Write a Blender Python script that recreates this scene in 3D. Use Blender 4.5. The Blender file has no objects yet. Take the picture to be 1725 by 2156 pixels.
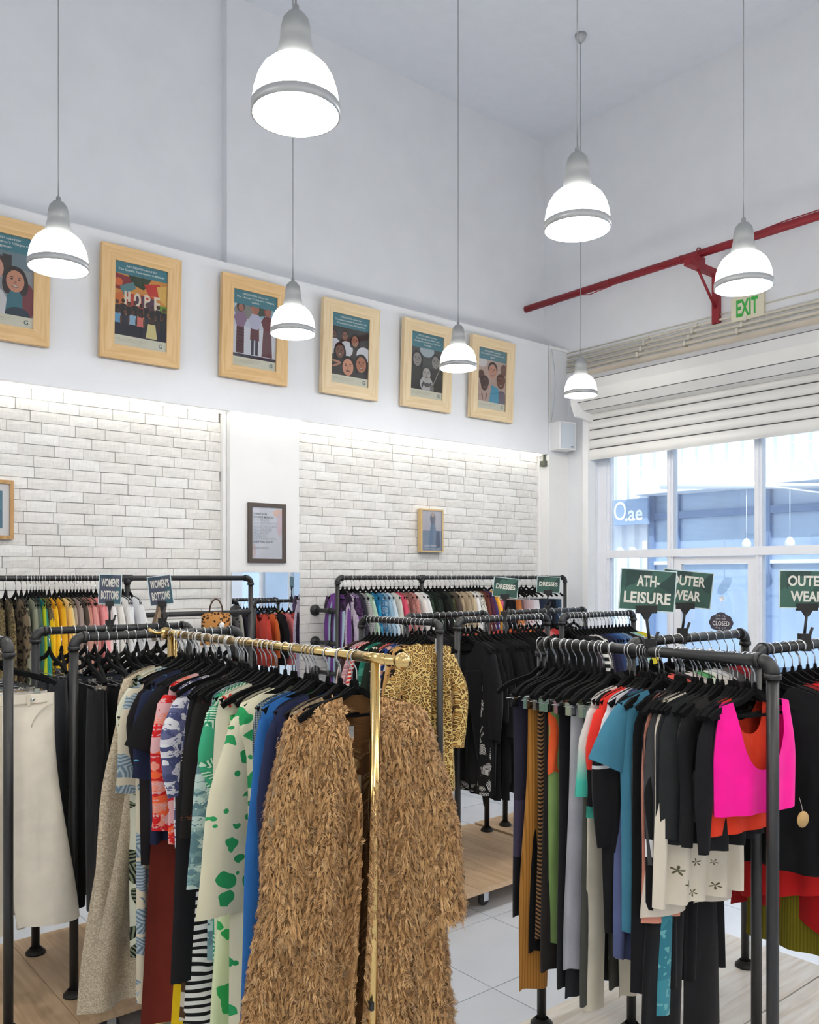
import bpy, math, random
import numpy as np
from mathutils import Vector, Matrix
random.seed(7); RNG = np.random.default_rng(7)
S = bpy.context.scene
COL = S.collection
PI = math.pi

# ------------------------------------------------------------------ camera
F_PX = 1815.0; CX = 862.5; HOR = 1213.0; CAM_H = 2.0
YAW = math.radians(50.2)                      # view direction measured from +X (along the brick wall)
FWD = (math.cos(YAW), math.sin(YAW)); RGT = (math.sin(YAW), -math.cos(YAW))
cam_d = bpy.data.cameras.new('camera'); cam = bpy.data.objects.new('camera', cam_d); COL.objects.link(cam)
cam.location = (0, 0, CAM_H)
cam.rotation_euler = (math.radians(90), 0, YAW - math.radians(90))
cam_d.sensor_fit = 'HORIZONTAL'; cam_d.sensor_width = 36.0
cam_d.lens = F_PX * 36.0 / 1725.0
cam_d.shift_y = (HOR - 1078.0) / 1725.0
cam_d.clip_start = 0.05; cam_d.clip_end = 200
S.camera = cam

# ------------------------------------------------------------------ world, sun, exposure
W = bpy.data.worlds.new('world'); S.world = W; W.use_nodes = True
wn = W.node_tree.nodes; wl = W.node_tree.links
bg = wn['Background']; bg.inputs['Color'].default_value = (0.80, 0.91, 1.0, 1); bg.inputs['Strength'].default_value = 1.25
sun_d = bpy.data.lights.new('sun', 'SUN'); sun = bpy.data.objects.new('sun', sun_d); COL.objects.link(sun)
sun_d.energy = 3.2; sun_d.angle = math.radians(0.6); sun_d.color = (1.0, 0.97, 0.92)
sun.rotation_euler = Vector((0.42, 0.62, -0.66)).to_track_quat('-Z', 'Y').to_euler()
S.view_settings.view_transform = 'Standard'; S.view_settings.look = 'None'
S.view_settings.gamma = 1.0; S.view_settings.use_curve_mapping = False
S.view_settings.exposure = 0.37
S.cycles.use_denoising = True
S.cycles.max_bounces = 10; S.cycles.diffuse_bounces = 5; S.cycles.glossy_bounces = 4
S.cycles.transparent_max_bounces = 12; S.cycles.sample_clamp_indirect = 6.0
S.cycles.caustics_reflective = False; S.cycles.caustics_refractive = False
LAMP_W = 12.0; SHADE_E = 15.0; LED_E = 6.5

# ------------------------------------------------------------------ helpers
def lin(c):
    out = []
    for v in c[:3]:
        v = v / 255.0
        out.append(v / 12.92 if v <= 0.04045 else ((v + 0.055) / 1.055) ** 2.4)
    return (out[0], out[1], out[2], 1.0)

class NB:
    """tiny node builder"""
    def __init__(s, name):
        s.m = bpy.data.materials.new(name); s.m.use_nodes = True
        s.t = s.m.node_tree; s.n = s.t.nodes; s.l = s.t.links
        s.b = s.n['Principled BSDF']; s.out = s.n['Material Output']
    def node(s, typ, **kw):
        nd = s.n.new(typ)
        for k, v in kw.items(): setattr(nd, k, v)
        return nd
    def val(s, sock, v):
        if isinstance(v, bpy.types.NodeSocket): s.l.new(v, sock)
        else: sock.default_value = v
    def math(s, op, a, b=0.0, c=None):
        nd = s.node('ShaderNodeMath', operation=op)
        s.val(nd.inputs[0], a); s.val(nd.inputs[1], b)
        if c is not None: s.val(nd.inputs[2], c)
        return nd.outputs[0]
    def mix(s, f, a, b):
        nd = s.node('ShaderNodeMix', data_type='RGBA')
        s.val(nd.inputs[0], f); s.val(nd.inputs[6], a); s.val(nd.inputs[7], b)
        return nd.outputs[2]
    def ramp(s, f, stops, interp='CONSTANT'):
        nd = s.node('ShaderNodeValToRGB'); cr = nd.color_ramp; cr.interpolation = interp
        while len(cr.elements) < len(stops): cr.elements.new(0.5)
        for e, (p, c) in zip(cr.elements, stops): e.position = p; e.color = c
        s.val(nd.inputs[0], f); return nd.outputs[0]
    def uv(s): return s.node('ShaderNodeTexCoord').outputs['UV']
    def obj(s): return s.node('ShaderNodeTexCoord').outputs['Object']
    def sep(s, v):
        nd = s.node('ShaderNodeSeparateXYZ'); s.l.new(v, nd.inputs[0]); return nd.outputs
    def comb(s, x, y, z=0.0):
        nd = s.node('ShaderNodeCombineXYZ')
        for i, v in enumerate((x, y, z)): s.val(nd.inputs[i], v)
        return nd.outputs[0]
    def noise(s, vec, scale, detail=2.0, dist=0.0):
        nd = s.node('ShaderNodeTexNoise'); s.l.new(vec, nd.inputs['Vector'])
        nd.inputs['Scale'].default_value = scale; nd.inputs['Detail'].default_value = detail
        nd.inputs['Distortion'].default_value = dist
        return nd.outputs['Fac'], nd.outputs['Color']
    def voro(s, vec, scale, feature='F1', rnd=1.0):
        nd = s.node('ShaderNodeTexVoronoi', feature=feature); s.l.new(vec, nd.inputs['Vector'])
        nd.inputs['Scale'].default_value = scale; nd.inputs['Randomness'].default_value = rnd
        return nd.outputs
    def bump(s, h, strength=0.2, dist=0.002):
        nd = s.node('ShaderNodeBump'); s.l.new(h, nd.inputs['Height'])
        nd.inputs['Strength'].default_value = strength; nd.inputs['Distance'].default_value = dist
        s.l.new(nd.outputs[0], s.b.inputs['Normal'])
    def warp(s, vec, scale, amt):
        f, c = s.noise(vec, scale, 2.0)
        v1 = s.node('ShaderNodeVectorMath', operation='SUBTRACT'); s.l.new(c, v1.inputs[0]); v1.inputs[1].default_value = (.5, .5, .5)
        v2 = s.node('ShaderNodeVectorMath', operation='SCALE'); s.l.new(v1.outputs[0], v2.inputs[0]); v2.inputs['Scale'].default_value = amt
        v3 = s.node('ShaderNodeVectorMath', operation='ADD'); s.l.new(vec, v3.inputs[0]); s.l.new(v2.outputs[0], v3.inputs[1])
        return v3.outputs[0]

def plain(name, rgb, rough=0.6, metal=0.0, noise=0.03, scale=8.0, spec=None, bump=0.0, bscale=60.0):
    b = NB(name); c = lin(rgb)
    if noise > 0:
        f, _ = b.noise(b.obj(), scale, 3.0)
        d = tuple(max(0, v * (1 - noise * 2)) for v in c[:3]) + (1,)
        u = tuple(min(1, v * (1 + noise)) for v in c[:3]) + (1,)
        b.l.new(b.ramp(f, [(0.3, d), (0.7, u)], 'LINEAR'), b.b.inputs['Base Color'])
    else: b.b.inputs['Base Color'].default_value = c
    b.b.inputs['Roughness'].default_value = rough; b.b.inputs['Metallic'].default_value = metal
    if spec is not None: b.b.inputs['Specular IOR Level'].default_value = spec
    if bump > 0:
        f, _ = b.noise(b.obj(), bscale, 4.0); b.bump(f, bump, 0.004)
    return b.m

def emis(name, rgb, strength, rough=0.4):
    b = NB(name); c = lin(rgb)
    b.b.inputs['Base Color'].default_value = c
    b.b.inputs['Emission Color'].default_value = c; b.b.inputs['Emission Strength'].default_value = strength
    b.b.inputs['Roughness'].default_value = rough
    return b.m

def wood(name, light, dark, scale=1.0, rough=0.55, axis='X'):
    b = NB(name); o = b.obj(); x, y, z = b.sep(o)
    k = 3.0
    v = {'X': b.comb(b.math('MULTIPLY', x, k), b.math('MULTIPLY', y, 40), b.math('MULTIPLY', z, 40)),
         'Y': b.comb(b.math('MULTIPLY', x, 40), b.math('MULTIPLY', y, k), b.math('MULTIPLY', z, 40)),
         'Z': b.comb(b.math('MULTIPLY', x, 40), b.math('MULTIPLY', y, 40), b.math('MULTIPLY', z, k))}[axis]
    f, _ = b.noise(v, scale, 5.0, 0.6)
    f2, _ = b.noise(o, 2.2, 2.0)
    col = b.ramp(f, [(0.3, lin(dark)), (0.65, lin(light))], 'LINEAR')
    kv = b.voro(o, 4.0, 'F1')
    knot = b.math('LESS_THAN', kv[0], 0.035)
    col = b.mix(knot, col, tuple(v * 0.35 for v in lin(dark)[:3]) + (1,))
    col2 = b.mix(b.math('MULTIPLY', f2, 0.25), col, lin(dark))
    b.l.new(col2, b.b.inputs['Base Color']); b.b.inputs['Roughness'].default_value = rough
    b.bump(f, 0.15, 0.002)
    return b.m

class MB:
    """mesh builder: collects verts/faces (+ material index, uv) and links ONE mesh object"""
    def __init__(s): s.v = []; s.f = []; s.mi = []; s.uv = []; s.sm = []
    def face(s, idx, mi=0, smooth=False): s.f.append(tuple(idx)); s.mi.append(mi); s.sm.append(smooth)
    def box(s, a, b, mi=0):
        x0, y0, z0 = a; x1, y1, z1 = b; o = len(s.v)
        s.v += [(x0, y0, z0), (x1, y0, z0), (x1, y1, z0), (x0, y1, z0), (x0, y0, z1), (x1, y0, z1), (x1, y1, z1), (x0, y1, z1)]
        for q in ((0, 3, 2, 1), (4, 5, 6, 7), (0, 1, 5, 4), (1, 2, 6, 5), (2, 3, 7, 6), (3, 0, 4, 7)):
            s.face([o + i for i in q], mi)
        return s
    def poly(s, pts, mi=0):
        o = len(s.v); s.v += [tuple(p) for p in pts]; s.face(range(o, o + len(pts)), mi); return s
    def prism(s, pts2, y0, y1, mi=0, plane='XZ'):
        """extrude outline (2d) between y0 and y1"""
        n = len(pts2); o = len(s.v)
        def P(p, d): return (p[0], d, p[1]) if plane == 'XZ' else ((p[0], p[1], d) if plane == 'XY' else (d, p[0], p[1]))
        s.v += [P(p, y0) for p in pts2] + [P(p, y1) for p in pts2]
        s.face([o + i for i in range(n)], mi); s.face([o + n + i for i in reversed(range(n))], mi)
        for i in range(n):
            j = (i + 1) % n; s.face([o + j, o + i, o + n + i, o + n + j], mi)
        return s
    def tube(s, pts, r, n=10, mi=0, cap=True, smooth=True):
        pts = [Vector(p) for p in pts]; m = len(pts)
        rs = r if isinstance(r, (list, tuple)) else [r] * m
        o = len(s.v); up = None
        for i, p in enumerate(pts):
            t = (pts[min(i + 1, m - 1)] - pts[max(i - 1, 0)]).normalized()
            if up is None:
                a = Vector((0, 0, 1)) if abs(t.z) < 0.9 else Vector((1, 0, 0))
                up = t.cross(a).normalized()
            else:
                up = (up - t * up.dot(t))
                up = up.normalized() if up.length > 1e-6 else t.orthogonal().normalized()
            w = t.cross(up)
            for k in range(n):
                a = 2 * PI * k / n
                q = p + (up * math.cos(a) + w * math.sin(a)) * rs[i]
                s.v.append(tuple(q))
        for i in range(m - 1):
            for k in range(n):
                a = o + i * n + k; b_ = o + i * n + (k + 1) % n
                s.face((a, b_, b_ + n, a + n), mi, smooth)
        if cap:
            s.face([o + k for k in reversed(range(n))], mi); s.face([o + (m - 1) * n + k for k in range(n)], mi)
        return s
    def lathe(s, prof, n=24, c=(0, 0, 0), mi=0, smooth=True, axis='Z'):
        o = len(s.v); m = len(prof)
        for r, z in prof:
            for k in range(n):
                a = 2 * PI * k / n
                p = (r * math.cos(a), r * math.sin(a), z)
                if axis == 'Y': p = (p[0], z, p[1])
                if axis == 'X': p = (z, p[0], p[1])
                s.v.append((c[0] + p[0], c[1] + p[1], c[2] + p[2]))
        for i in range(m - 1):
            for k in range(n):
                a = o + i * n + k; b_ = o + i * n + (k + 1) % n
                s.face((a, b_, b_ + n, a + n), mi, smooth)
        return s
    def disc(s, c, rx, ry, n=14, mi=0, axis='XZ', rot=0.0):
        pts = []
        for k in range(n):
            a = 2 * PI * k / n; x = rx * math.cos(a); z = ry * math.sin(a)
            x, z = x * math.cos(rot) - z * math.sin(rot), x * math.sin(rot) + z * math.cos(rot)
            pts.append((c[0] + x, c[1], c[2] + z))
        return s.poly(pts, mi)
    def mesh(s, name):
        me = bpy.data.meshes.new(name); me.from_pydata(s.v, [], s.f)
        me.polygons.foreach_set('material_index', s.mi); me.polygons.foreach_set('use_smooth', s.sm)
        return me
    def build(s, name, mats, parent=None, loc=None):
        me = s.mesh(name)
        for m in (mats if isinstance(mats, (list, tuple)) else [mats]): me.materials.append(m)
        return add(name, me, parent, loc)

def add(name, data, parent=None, loc=None, rot=None):
    o = bpy.data.objects.new(name, data); COL.objects.link(o)
    if parent is not None: o.parent = parent
    if loc is not None: o.location = loc
    if rot is not None: o.rotation_euler = rot
    return o
def empty(name, loc=(0, 0, 0), rz=0.0):
    o = add(name, None, None, loc, (0, 0, rz)); o.empty_display_size = 0.1; return o
def thing(o, label, cat, group=None):
    o['label'] = label; o['category'] = cat
    if group: o['group'] = group
    return o
def struct(o): o['kind'] = 'structure'; return o

# pixel of the 1725x2156 photograph -> where that sight line meets a plane of the room
def _ray(px):
    a = (px - CX) / F_PX
    return FWD[0] + a * RGT[0], FWD[1] + a * RGT[1]
def x_at(px, Y): rx, ry = _ray(px); return Y * rx / ry
def y_at(px, X): rx, ry = _ray(px); return X * ry / rx
def z_at(px, py, X=None, Y=None):
    rx, ry = _ray(px); d = (Y / ry) if Y is not None else (X / rx)
    return CAM_H + (HOR - py) * d / F_PX

_txtc = {}
def text_mesh(st, bold=0.0):
    key = (st, bold)
    if key in _txtc: return _txtc[key]
    cu = bpy.data.curves.new('lettering', 'FONT'); cu.body = st; cu.size = 1.0; cu.offset = bold
    cu.align_x = 'LEFT'; cu.resolution_u = 3; cu.extrude = 0.0
    ob = bpy.data.objects.new('lettering', cu); COL.objects.link(ob)
    dg = bpy.context.evaluated_depsgraph_get()
    me = bpy.data.meshes.new_from_object(ob.evaluated_get(dg))
    bpy.data.objects.remove(ob); bpy.data.curves.remove(cu)
    co = np.array([v.co for v in me.vertices]) if len(me.vertices) else np.zeros((1, 3))
    _txtc[key] = (me, co[:, :2].min(0), co[:, :2].max(0)); return _txtc[key]
def lettering(st, mat, parent, center, height, width=None, bold=0.012, name='lettering', rot=(PI / 2, 0, 0), align='C'):
    """flat printed letters standing in the parent's XZ plane (facing -Y)"""
    me, lo, hi = text_mesh(st, bold); me = me.copy(); me.materials.clear(); me.materials.append(mat)
    w = hi[0] - lo[0]; h = 0.70
    sx = sy = height / h
    if width is not None: sx = width / w
    co = np.array([v.co for v in me.vertices]); 
    co[:, 0] = (co[:, 0] - (lo[0] + hi[0]) / 2 if align == 'C' else co[:, 0] - lo[0]) * sx
    co[:, 1] = (co[:, 1] - 0.35) * sy
    me.vertices.foreach_set('co', co.astype(np.float32).ravel()); me.update()
    return add(name, me, parent, center, rot)
# ------------------------------------------------------------------ room materials
M_WALL = plain('white_paint', (232, 234, 238), 0.85, noise=0.015, scale=3, bump=0.05, bscale=120)
M_WALL2 = plain('white_paint_warm', (236, 236, 236), 0.8, noise=0.015, scale=3)
M_CEIL = plain('ceiling_paint', (228, 232, 240), 0.9, noise=0.01)
M_TRIM = plain('white_trim', (240, 240, 240), 0.5, noise=0.01)
M_GROUT = plain('grout_grey', (120, 124, 130), 0.9)
M_TILE = plain('floor_tile', (226, 230, 236), 0.16, noise=0.02, scale=2.0, spec=0.5)
M_BRICK = []
for i, c in enumerate([(226, 224, 220), (230, 228, 225), (222, 220, 216), (233, 232, 229)]):
    M_BRICK.append(plain('painted_brick_%d' % i, c, 0.85, noise=0.03, scale=14, bump=0.22, bscale=60))
M_MORTAR = plain('mortar_grey', (120, 117, 112), 0.95)  # grey of the mortar itself in the joints between bricks
M_LED = emis('led_strip', (255, 251, 236), LED_E)
M_MIRROR = plain('mirror_silver', (236, 240, 243), 0.01, metal=1.0, noise=0)
M_RED = plain('red_pipe_paint', (148, 34, 44), 0.5, noise=0.05)
M_SHUT = plain('shutter_white', (228, 227, 224), 0.5, noise=0.02, scale=3)
M_SHUTB = plain('shutter_beige', (214, 203, 186), 0.6, noise=0.06, scale=4)
M_CONDUIT = plain('conduit_cream', (222, 216, 202), 0.5, noise=0.03)
M_DARK = plain('dark_grey', (70, 70, 72), 0.7)
M_CHROME = plain('chrome', (222, 224, 226), 0.18, metal=1.0, noise=0)
M_STEEL = plain('steel_wire', (205, 207, 208), 0.25, metal=0.9, noise=0)
M_BLACKPL = plain('black_plastic', (24, 24, 25), 0.5, noise=0.0)
def glass_mat(name, tint=(0.93, 0.97, 1.0, 1), gl=0.06):
    b = NB(name); t = b.node('ShaderNodeBsdfTransparent'); t.inputs[0].default_value = tint
    g = b.node('ShaderNodeBsdfGlossy'); g.inputs['Roughness'].default_value = 0.02
    lw = b.node('ShaderNodeLayerWeight'); lw.inputs[0].default_value = 0.25
    f = b.math('MULTIPLY_ADD', lw.outputs['Fresnel'], 0.5, gl)
    m = b.node('ShaderNodeMixShader'); b.l.new(f, m.inputs[0]); b.l.new(t.outputs[0], m.inputs[1]); b.l.new(g.outputs[0], m.inputs[2])
    b.l.new(m.outputs[0], b.out.inputs['Surface']); return b.m
M_GLASS = glass_mat('window_glass')
M_PGLASS = glass_mat('picture_glass', (0.97, 0.97, 0.97, 1), 0.03)

# ------------------------------------------------------------------ plan of the room (metres, camera above the origin)
Y_BRICK = 6.40; Y_FASC = 6.25; Y_PILL = 6.30; Y_UP = 6.60; Y_UP2 = 6.69; X_FRONT = 7.50
Z_FASC0 = 3.33; Z_FASC1 = 4.515; Z_CEIL = 6.95
X_BACK = -4.0; Y_RIGHT = -4.0

# floor: tiles laid one by one on a grout bed
fl = MB().box((X_BACK, Y_RIGHT, -0.06), (X_FRONT + 0.3, Y_UP2, -0.006)).build('floor', M_GROUT); struct(fl)
TP = 0.615; g = 0.0025
tm = MB().box((-TP / 2 + g, -TP / 2 + g, -0.006), (TP / 2 - g, TP / 2 - g, 0.0)); tme = tm.mesh('tile'); tme.materials.append(M_TILE)
far = MB()
for i in range(-12, 9):
    for j in range(-12, 7):
        cx = 2.99 + TP * (i + 0.5); cy = 2.957 + TP * (j + 0.5)
        if cx < X_BACK + .3 or cy < Y_RIGHT + .3 or cx > X_FRONT + .31 or cy > Y_BRICK + .31: continue
        if cx > 0.4 and cy > 0.4: add('tile', tme, fl, (cx, cy, 0))
        else: far.box((cx - TP / 2 + g, cy - TP / 2 + g, -0.006), (cx + TP / 2 - g, cy + TP / 2 - g, 0))
ft = far.build('tile_field', M_TILE, fl); ft['kind'] = 'stuff'

# walls
struct(MB().box((X_BACK - .2, Y_RIGHT - .2, Z_CEIL), (X_FRONT + .3, Y_UP2 + .2, Z_CEIL + .2)).build('ceiling', M_CEIL))
struct(MB().box((X_BACK - .2, Y_RIGHT - .2, -.06), (X_BACK, Y_UP2 + .2, Z_CEIL)).build('wall_back', M_WALL2))
struct(MB().box((X_BACK, Y_RIGHT - .2, -.06), (X_FRONT + .3, Y_RIGHT, Z_CEIL)).build('wall_right', M_WALL2))
X_SEAM = x_at(478, Y_UP)
wl_ = MB().box((X_SEAM, Y_UP, Z_FASC1 - .2), (X_FRONT, Y_UP2 + .2, Z_CEIL))
wl_.box((X_BACK, Y_UP2, Z_FASC1 - .2), (X_SEAM, Y_UP2 + .2, Z_CEIL))
struct(wl_.build('wall_left', M_WALL))
fa = MB().box((X_BACK, Y_FASC, Z_FASC0), (x_at(1155, Y_FASC) - .006, Y_UP2 + .1, Z_FASC1))
fa.box((x_at(1155, Y_FASC) + .006, Y_FASC + .004, Z_FASC0), (X_FRONT, Y_UP2 + .1, Z_FASC1 - .03))
fa.box((x_at(1155, Y_FASC) - .02, Y_FASC + .05, Z_FASC0), (x_at(1155, Y_FASC) + .02, Y_UP2, Z_FASC1 - .03))
struct(fa.build('wall_left_fascia', M_WALL))
struct(MB().box((x_at(1155, Y_FASC) + .0, Y_FASC - .02, Z_FASC1 - .035), (X_FRONT, Y_FASC + .02, Z_FASC1 - .005)).build('trim_1', M_TRIM))
# masonry behind the bricks
X_P0 = x_at(484, Y_PILL); X_P1 = x_at(630, Y_PILL); X_BE = x_at(1135, Y_BRICK)
bwl = MB().box((X_BACK, Y_BRICK + .012, -.06), (X_P0 + .02, Y_UP2, Z_FASC0)).build('wall_left_bricks', M_MORTAR); struct(bwl)
bwr = MB().box((X_P1 - .02, Y_BRICK + .012, -.06), (X_BE, Y_UP2, Z_FASC0)).build('wall_right_bricks', M_MORTAR); struct(bwr)
struct(MB().box((X_P0, Y_PILL, -.06), (X_P1, Y_BRICK + .2, Z_FASC0)).build('wall_pillar', M_WALL2))
struct(MB().box((X_P0 - .03, Y_BRICK - .045, 0), (X_P0 - .005, Y_BRICK + .02, Z_FASC0)).build('trim_2', M_TRIM))
struct(MB().box((X_BE, Y_FASC, -.06), (X_FRONT, Y_UP2, Z_FASC0)).build('wall_column', M_WALL2))
struct(MB().box((X_BE - .03, Y_BRICK - .03, 0), (X_BE - .002, Y_BRICK + .02, Z_FASC0)).build('trim_3', M_TRIM))

# bricks: split-face slips, one object each
def brick_mesh(seed):
    r = random.Random(seed); nx, nz = 6, 3; m = MB(); H = .0765
    rows = []
    for j in range(nz + 1):
        row = []
        for i in range(nx + 1):
            edge = i in (0, nx) or j in (0, nz)
            y = -.005 - (0 if edge else r.uniform(.0005, .0042))
            x = -.5 + i / nx + (0 if i in (0, nx) else r.uniform(-.03, .03)); z = -H / 2 + H * j / nz + (0 if j in (0, nz) else r.uniform(-.006, .006))
            if edge: z += r.uniform(-.0018, .0006) * (1 if j else -1)
            m.v.append((x, y, z)); row.append(len(m.v) - 1)
        rows.append(row)
    for j in range(nz):
        for i in range(nx): m.face((rows[j][i], rows[j][i + 1], rows[j + 1][i + 1], rows[j + 1][i]), 0, False)
    o = len(m.v); m.v += [(-.5, .012, -H / 2), (.5, .012, -H / 2), (.5, .012, H / 2), (-.5, .012, H / 2)]
    m.face([o, o + 1] + rows[0][::-1]); m.face([o + 2, o + 3] + rows[nz])
    m.face([o + 3, o] + [rows[j][0] for j in range(nz + 1)]); m.face([o + 1, o + 2] + [rows[j][nx] for j in range(nz, -1, -1)])
    return m
BR = []
for k in range(12):
    me = brick_mesh(k).mesh('brick'); me.materials.append(M_BRICK[k % 4]); BR.append(me)
def lay(parent, x0, x1, zmin, seed):
    r = random.Random(seed); P = .0795; k = 0; rest = MB()
    z = Z_FASC0 - P / 2
    while z > 0.1:
        x = x0 - r.uniform(0, .2)
        while x < x1:
            L = r.choice([.205, .22, .235, .25, .27])
            a = max(x, x0); b_ = min(x + L, x1)
            if b_ - a > .03:
                if z > zmin:
                    o = add('brick', r.choice(BR), parent, ((a + b_) / 2, Y_BRICK + r.uniform(-.003, .003), z))
                    o.scale = (b_ - a - .0035, 1, 1)
                else: rest.box((a + .002, Y_BRICK - .006 - r.uniform(0, .006), z - .038), (b_ - .002, Y_BRICK + .012, z + .038))
            x += L
        z -= P
    q = rest.build('brick_field', M_BRICK[1], parent); q['kind'] = 'stuff'
lay(bwl, 0.9, X_P0 - .03, 1.55, 3)
lay(bwr, X_P1, X_BE - .03, 1.72, 4)

# concealed light strip under the fascia
for nm, xa, xb, yy in (('brick_a', X_BACK + .1, X_P0 - .04, Y_BRICK - .075), ('pillar', X_P0 + .01, X_P1 - .01, Y_PILL - .03), ('brick_b', X_P1 + .02, X_BE - .05, Y_BRICK - .075)):
    o = MB().box((xa, yy - .009, Z_FASC0 - .014), (xb, yy + .009, Z_FASC0 - .001)).build('light_strip', M_LED)
    thing(o, {'brick_a': 'warm white light strip under the fascia above the left brick wall', 'pillar': 'short light strip under the fascia above the white pillar',
              'brick_b': 'long light strip under the fascia above the right brick wall'}[nm], 'light strip')
o = MB().box((x_at(1133, Y_BRICK) - .03, Y_FASC + .03, Z_FASC0 - .13), (x_at(1133, Y_BRICK) + .03, Y_FASC + .09, Z_FASC0 - .07)).box((x_at(1133, Y_BRICK) - .01, Y_FASC + .05, Z_FASC0 - .07), (x_at(1133, Y_BRICK) + .01, Y_FASC + .07, Z_FASC0)).build('sensor_box', plain('dark_olive_plastic', (92, 96, 84), .5))
thing(o, 'small dark sensor box under the fascia at the end of the bricks', 'sensor')

# mirror on the pillar
mr = MB().box((X_P0 + .012, Y_PILL - .012, .25), (X_P1 - .004, Y_PILL - .004, z_at(560, 1205, Y=Y_PILL))).build('wall_mirror', M_MIRROR)
thing(mr, 'tall frameless mirror on the white pillar between the brick walls', 'mirror')

# ------------------------------------------------------------------ shop front wall, shutter, windows
Y_OP = y_at(1250, X_FRONT)                       # left side of the opening
Z_OPEN = 4.0
fw = MB().box((X_FRONT, Y_OP, -.06), (X_FRONT + .3, Y_UP2, Z_CEIL))
fw.box((X_FRONT, Y_RIGHT, Z_OPEN + .05), (X_FRONT + .3, Y_OP, Z_CEIL))
fw.box((X_FRONT, Y_RIGHT, -.06), (X_FRONT + .3, -1.6, Z_OPEN + .05))
struct(fw.build('wall_front', M_WALL))
# roller shutter: slats, bottom bar, hood, side guide
sh = empty('roller_shutter', (X_FRONT, Y_OP, 3.2))
thing(sh, 'half raised white roller shutter with hood above the shop window', 'shutter')
def rel(o, parent): o.parent = parent; o.matrix_parent_inverse = Matrix.Translation(-Vector(parent.location)); return o
z = 3.245
ZS = [3.245, 3.36, 3.462, 3.564, 3.666, 3.768]
for k in range(5):
    m = MB(); h0, h1 = ZS[k], ZS[k + 1]; n = 6; prof = []
    for q in range(n + 1):
        t = q / n; prof.append((X_FRONT - .085 - .022 * math.sin(PI * t) ** .6, h0 + .006 + (h1 - h0 - .009) * t))
    o0 = len(m.v)
    for (x_, z_) in prof: m.v += [(x_, Y_OP + .02, z_), (x_, -1.6, z_)]
    for q in range(n): m.face((o0 + 2 * q, o0 + 2 * q + 2, o0 + 2 * q + 3, o0 + 2 * q + 1), 0, True)
    m.box((X_FRONT - .084, -1.6, h0), (X_FRONT - .07, Y_OP + .02, h1))
    sl_ = rel(m.build('slat' if k else 'bottom_bar', M_SHUT), sh)
    MB().box((X_FRONT - .088, -1.6, h1 - .0055), (X_FRONT - .082, Y_OP + .02, h1 + .0045)).build('slat_gap_shade', M_DARK, sl_)  # dark strip stands in for the shade in the gap between slats
m = MB(); prof = []
for q in range(7):
    a = math.radians(-100 + 200 * q / 6); prof.append((X_FRONT - .16 - .22 * math.cos(a), 3.93 + .20 * math.sin(a)))
o0 = len(m.v); ya, yb = y_at(1222, X_FRONT - .3), -1.6
for (x_, z_) in prof: m.v += [(x_, ya, z_), (x_, yb, z_)]
for q in range(6): m.face((o0 + 2 * q, o0 + 2 * q + 2, o0 + 2 * q + 3, o0 + 2 * q + 1), 0, False)
m.face([o0 + 2 * q for q in range(7)]); m.box((X_FRONT - .13, yb, 3.74), (X_FRONT - .005, ya, 4.10))
hd_ = rel(m.build('hood', M_SHUT), sh)
for q in (1, 2, 4): MB().box((prof[q][0] - .002, yb, prof[q][1] - .003), (prof[q][0] + .002, ya, prof[q][1] + .003)).build('hood_seam', M_DARK, hd_)
rel(MB().box((X_FRONT - .12, Y_OP - .02, 0), (X_FRONT - .002, Y_OP + .05, 3.78)).build('side_guide', M_TRIM), sh)
rel(MB().prism([(X_FRONT - .42, 3.80), (X_FRONT - .36, 3.68), (X_FRONT - .01, 3.64), (X_FRONT - .01, 4.13), (X_FRONT - .30, 4.13), (X_FRONT - .42, 4.02)], ya, ya + .03).build('end_plate', M_TRIM), sh)
rel(MB().tube([(X_FRONT - .16, Y_OP + .02, 3.735), (X_FRONT - .02, Y_OP + .12, 3.735)], .018).build('guide_roller', M_TRIM), sh)
# beige lintel plates and conduits
yb2 = y_at(1196, X_FRONT)
m = MB().box((X_FRONT - .06, -1.6, 4.115), (X_FRONT, yb2 - .35, 4.19)).box((X_FRONT - .035, -1.6, 4.19), (X_FRONT, yb2 - .25, 4.235))
thing(m.build('lintel_plate', M_SHUTB), 'stained beige lintel plate above the shutter hood', 'lintel')
for k, (zz, dx, rr, what) in enumerate([(4.272, .03, .020, 'lowest cream conduit pipe above the beige lintel'), (4.325, .028, .017, 'second cream conduit pipe above the beige lintel'),
                                       (4.375, .028, .017, 'third cream conduit pipe above the beige lintel'), (4.425, .025, .013, 'topmost cream conduit pipe bending up to the exit sign')]):
    pts = [(X_FRONT - dx, yb2 - .02, zz), (X_FRONT - dx, -1.6, zz)]
    if k == 3:
        ye = y_at(1585, X_FRONT); pts = [(X_FRONT - dx, yb2 - .02, zz), (X_FRONT - dx, ye + .05, zz), (X_FRONT - dx, ye, zz + .02), (X_FRONT - dx, ye - .005, zz + .08)]
    cnd = MB().tube(pts, rr, 8).build('conduit_pipe', M_CONDUIT); thing(cnd, what, 'pipe')
    for q in range(3):
        yy = 5.3 - q * .55 - k * .04
        MB().box((X_FRONT - dx - rr - .004, yy - .012, zz - rr - .004), (X_FRONT - .001, yy + .012, zz + rr + .004)).build('pipe_clip', M_CONDUIT, cnd)
thing(MB().tube([(X_FRONT - .012, yb2, 4.475), (X_FRONT - .012, -1.6, 4.475)], .007, 6).build('cable', M_CONDUIT), 'thin white cable run along the wall above the conduits', 'cable')

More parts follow.
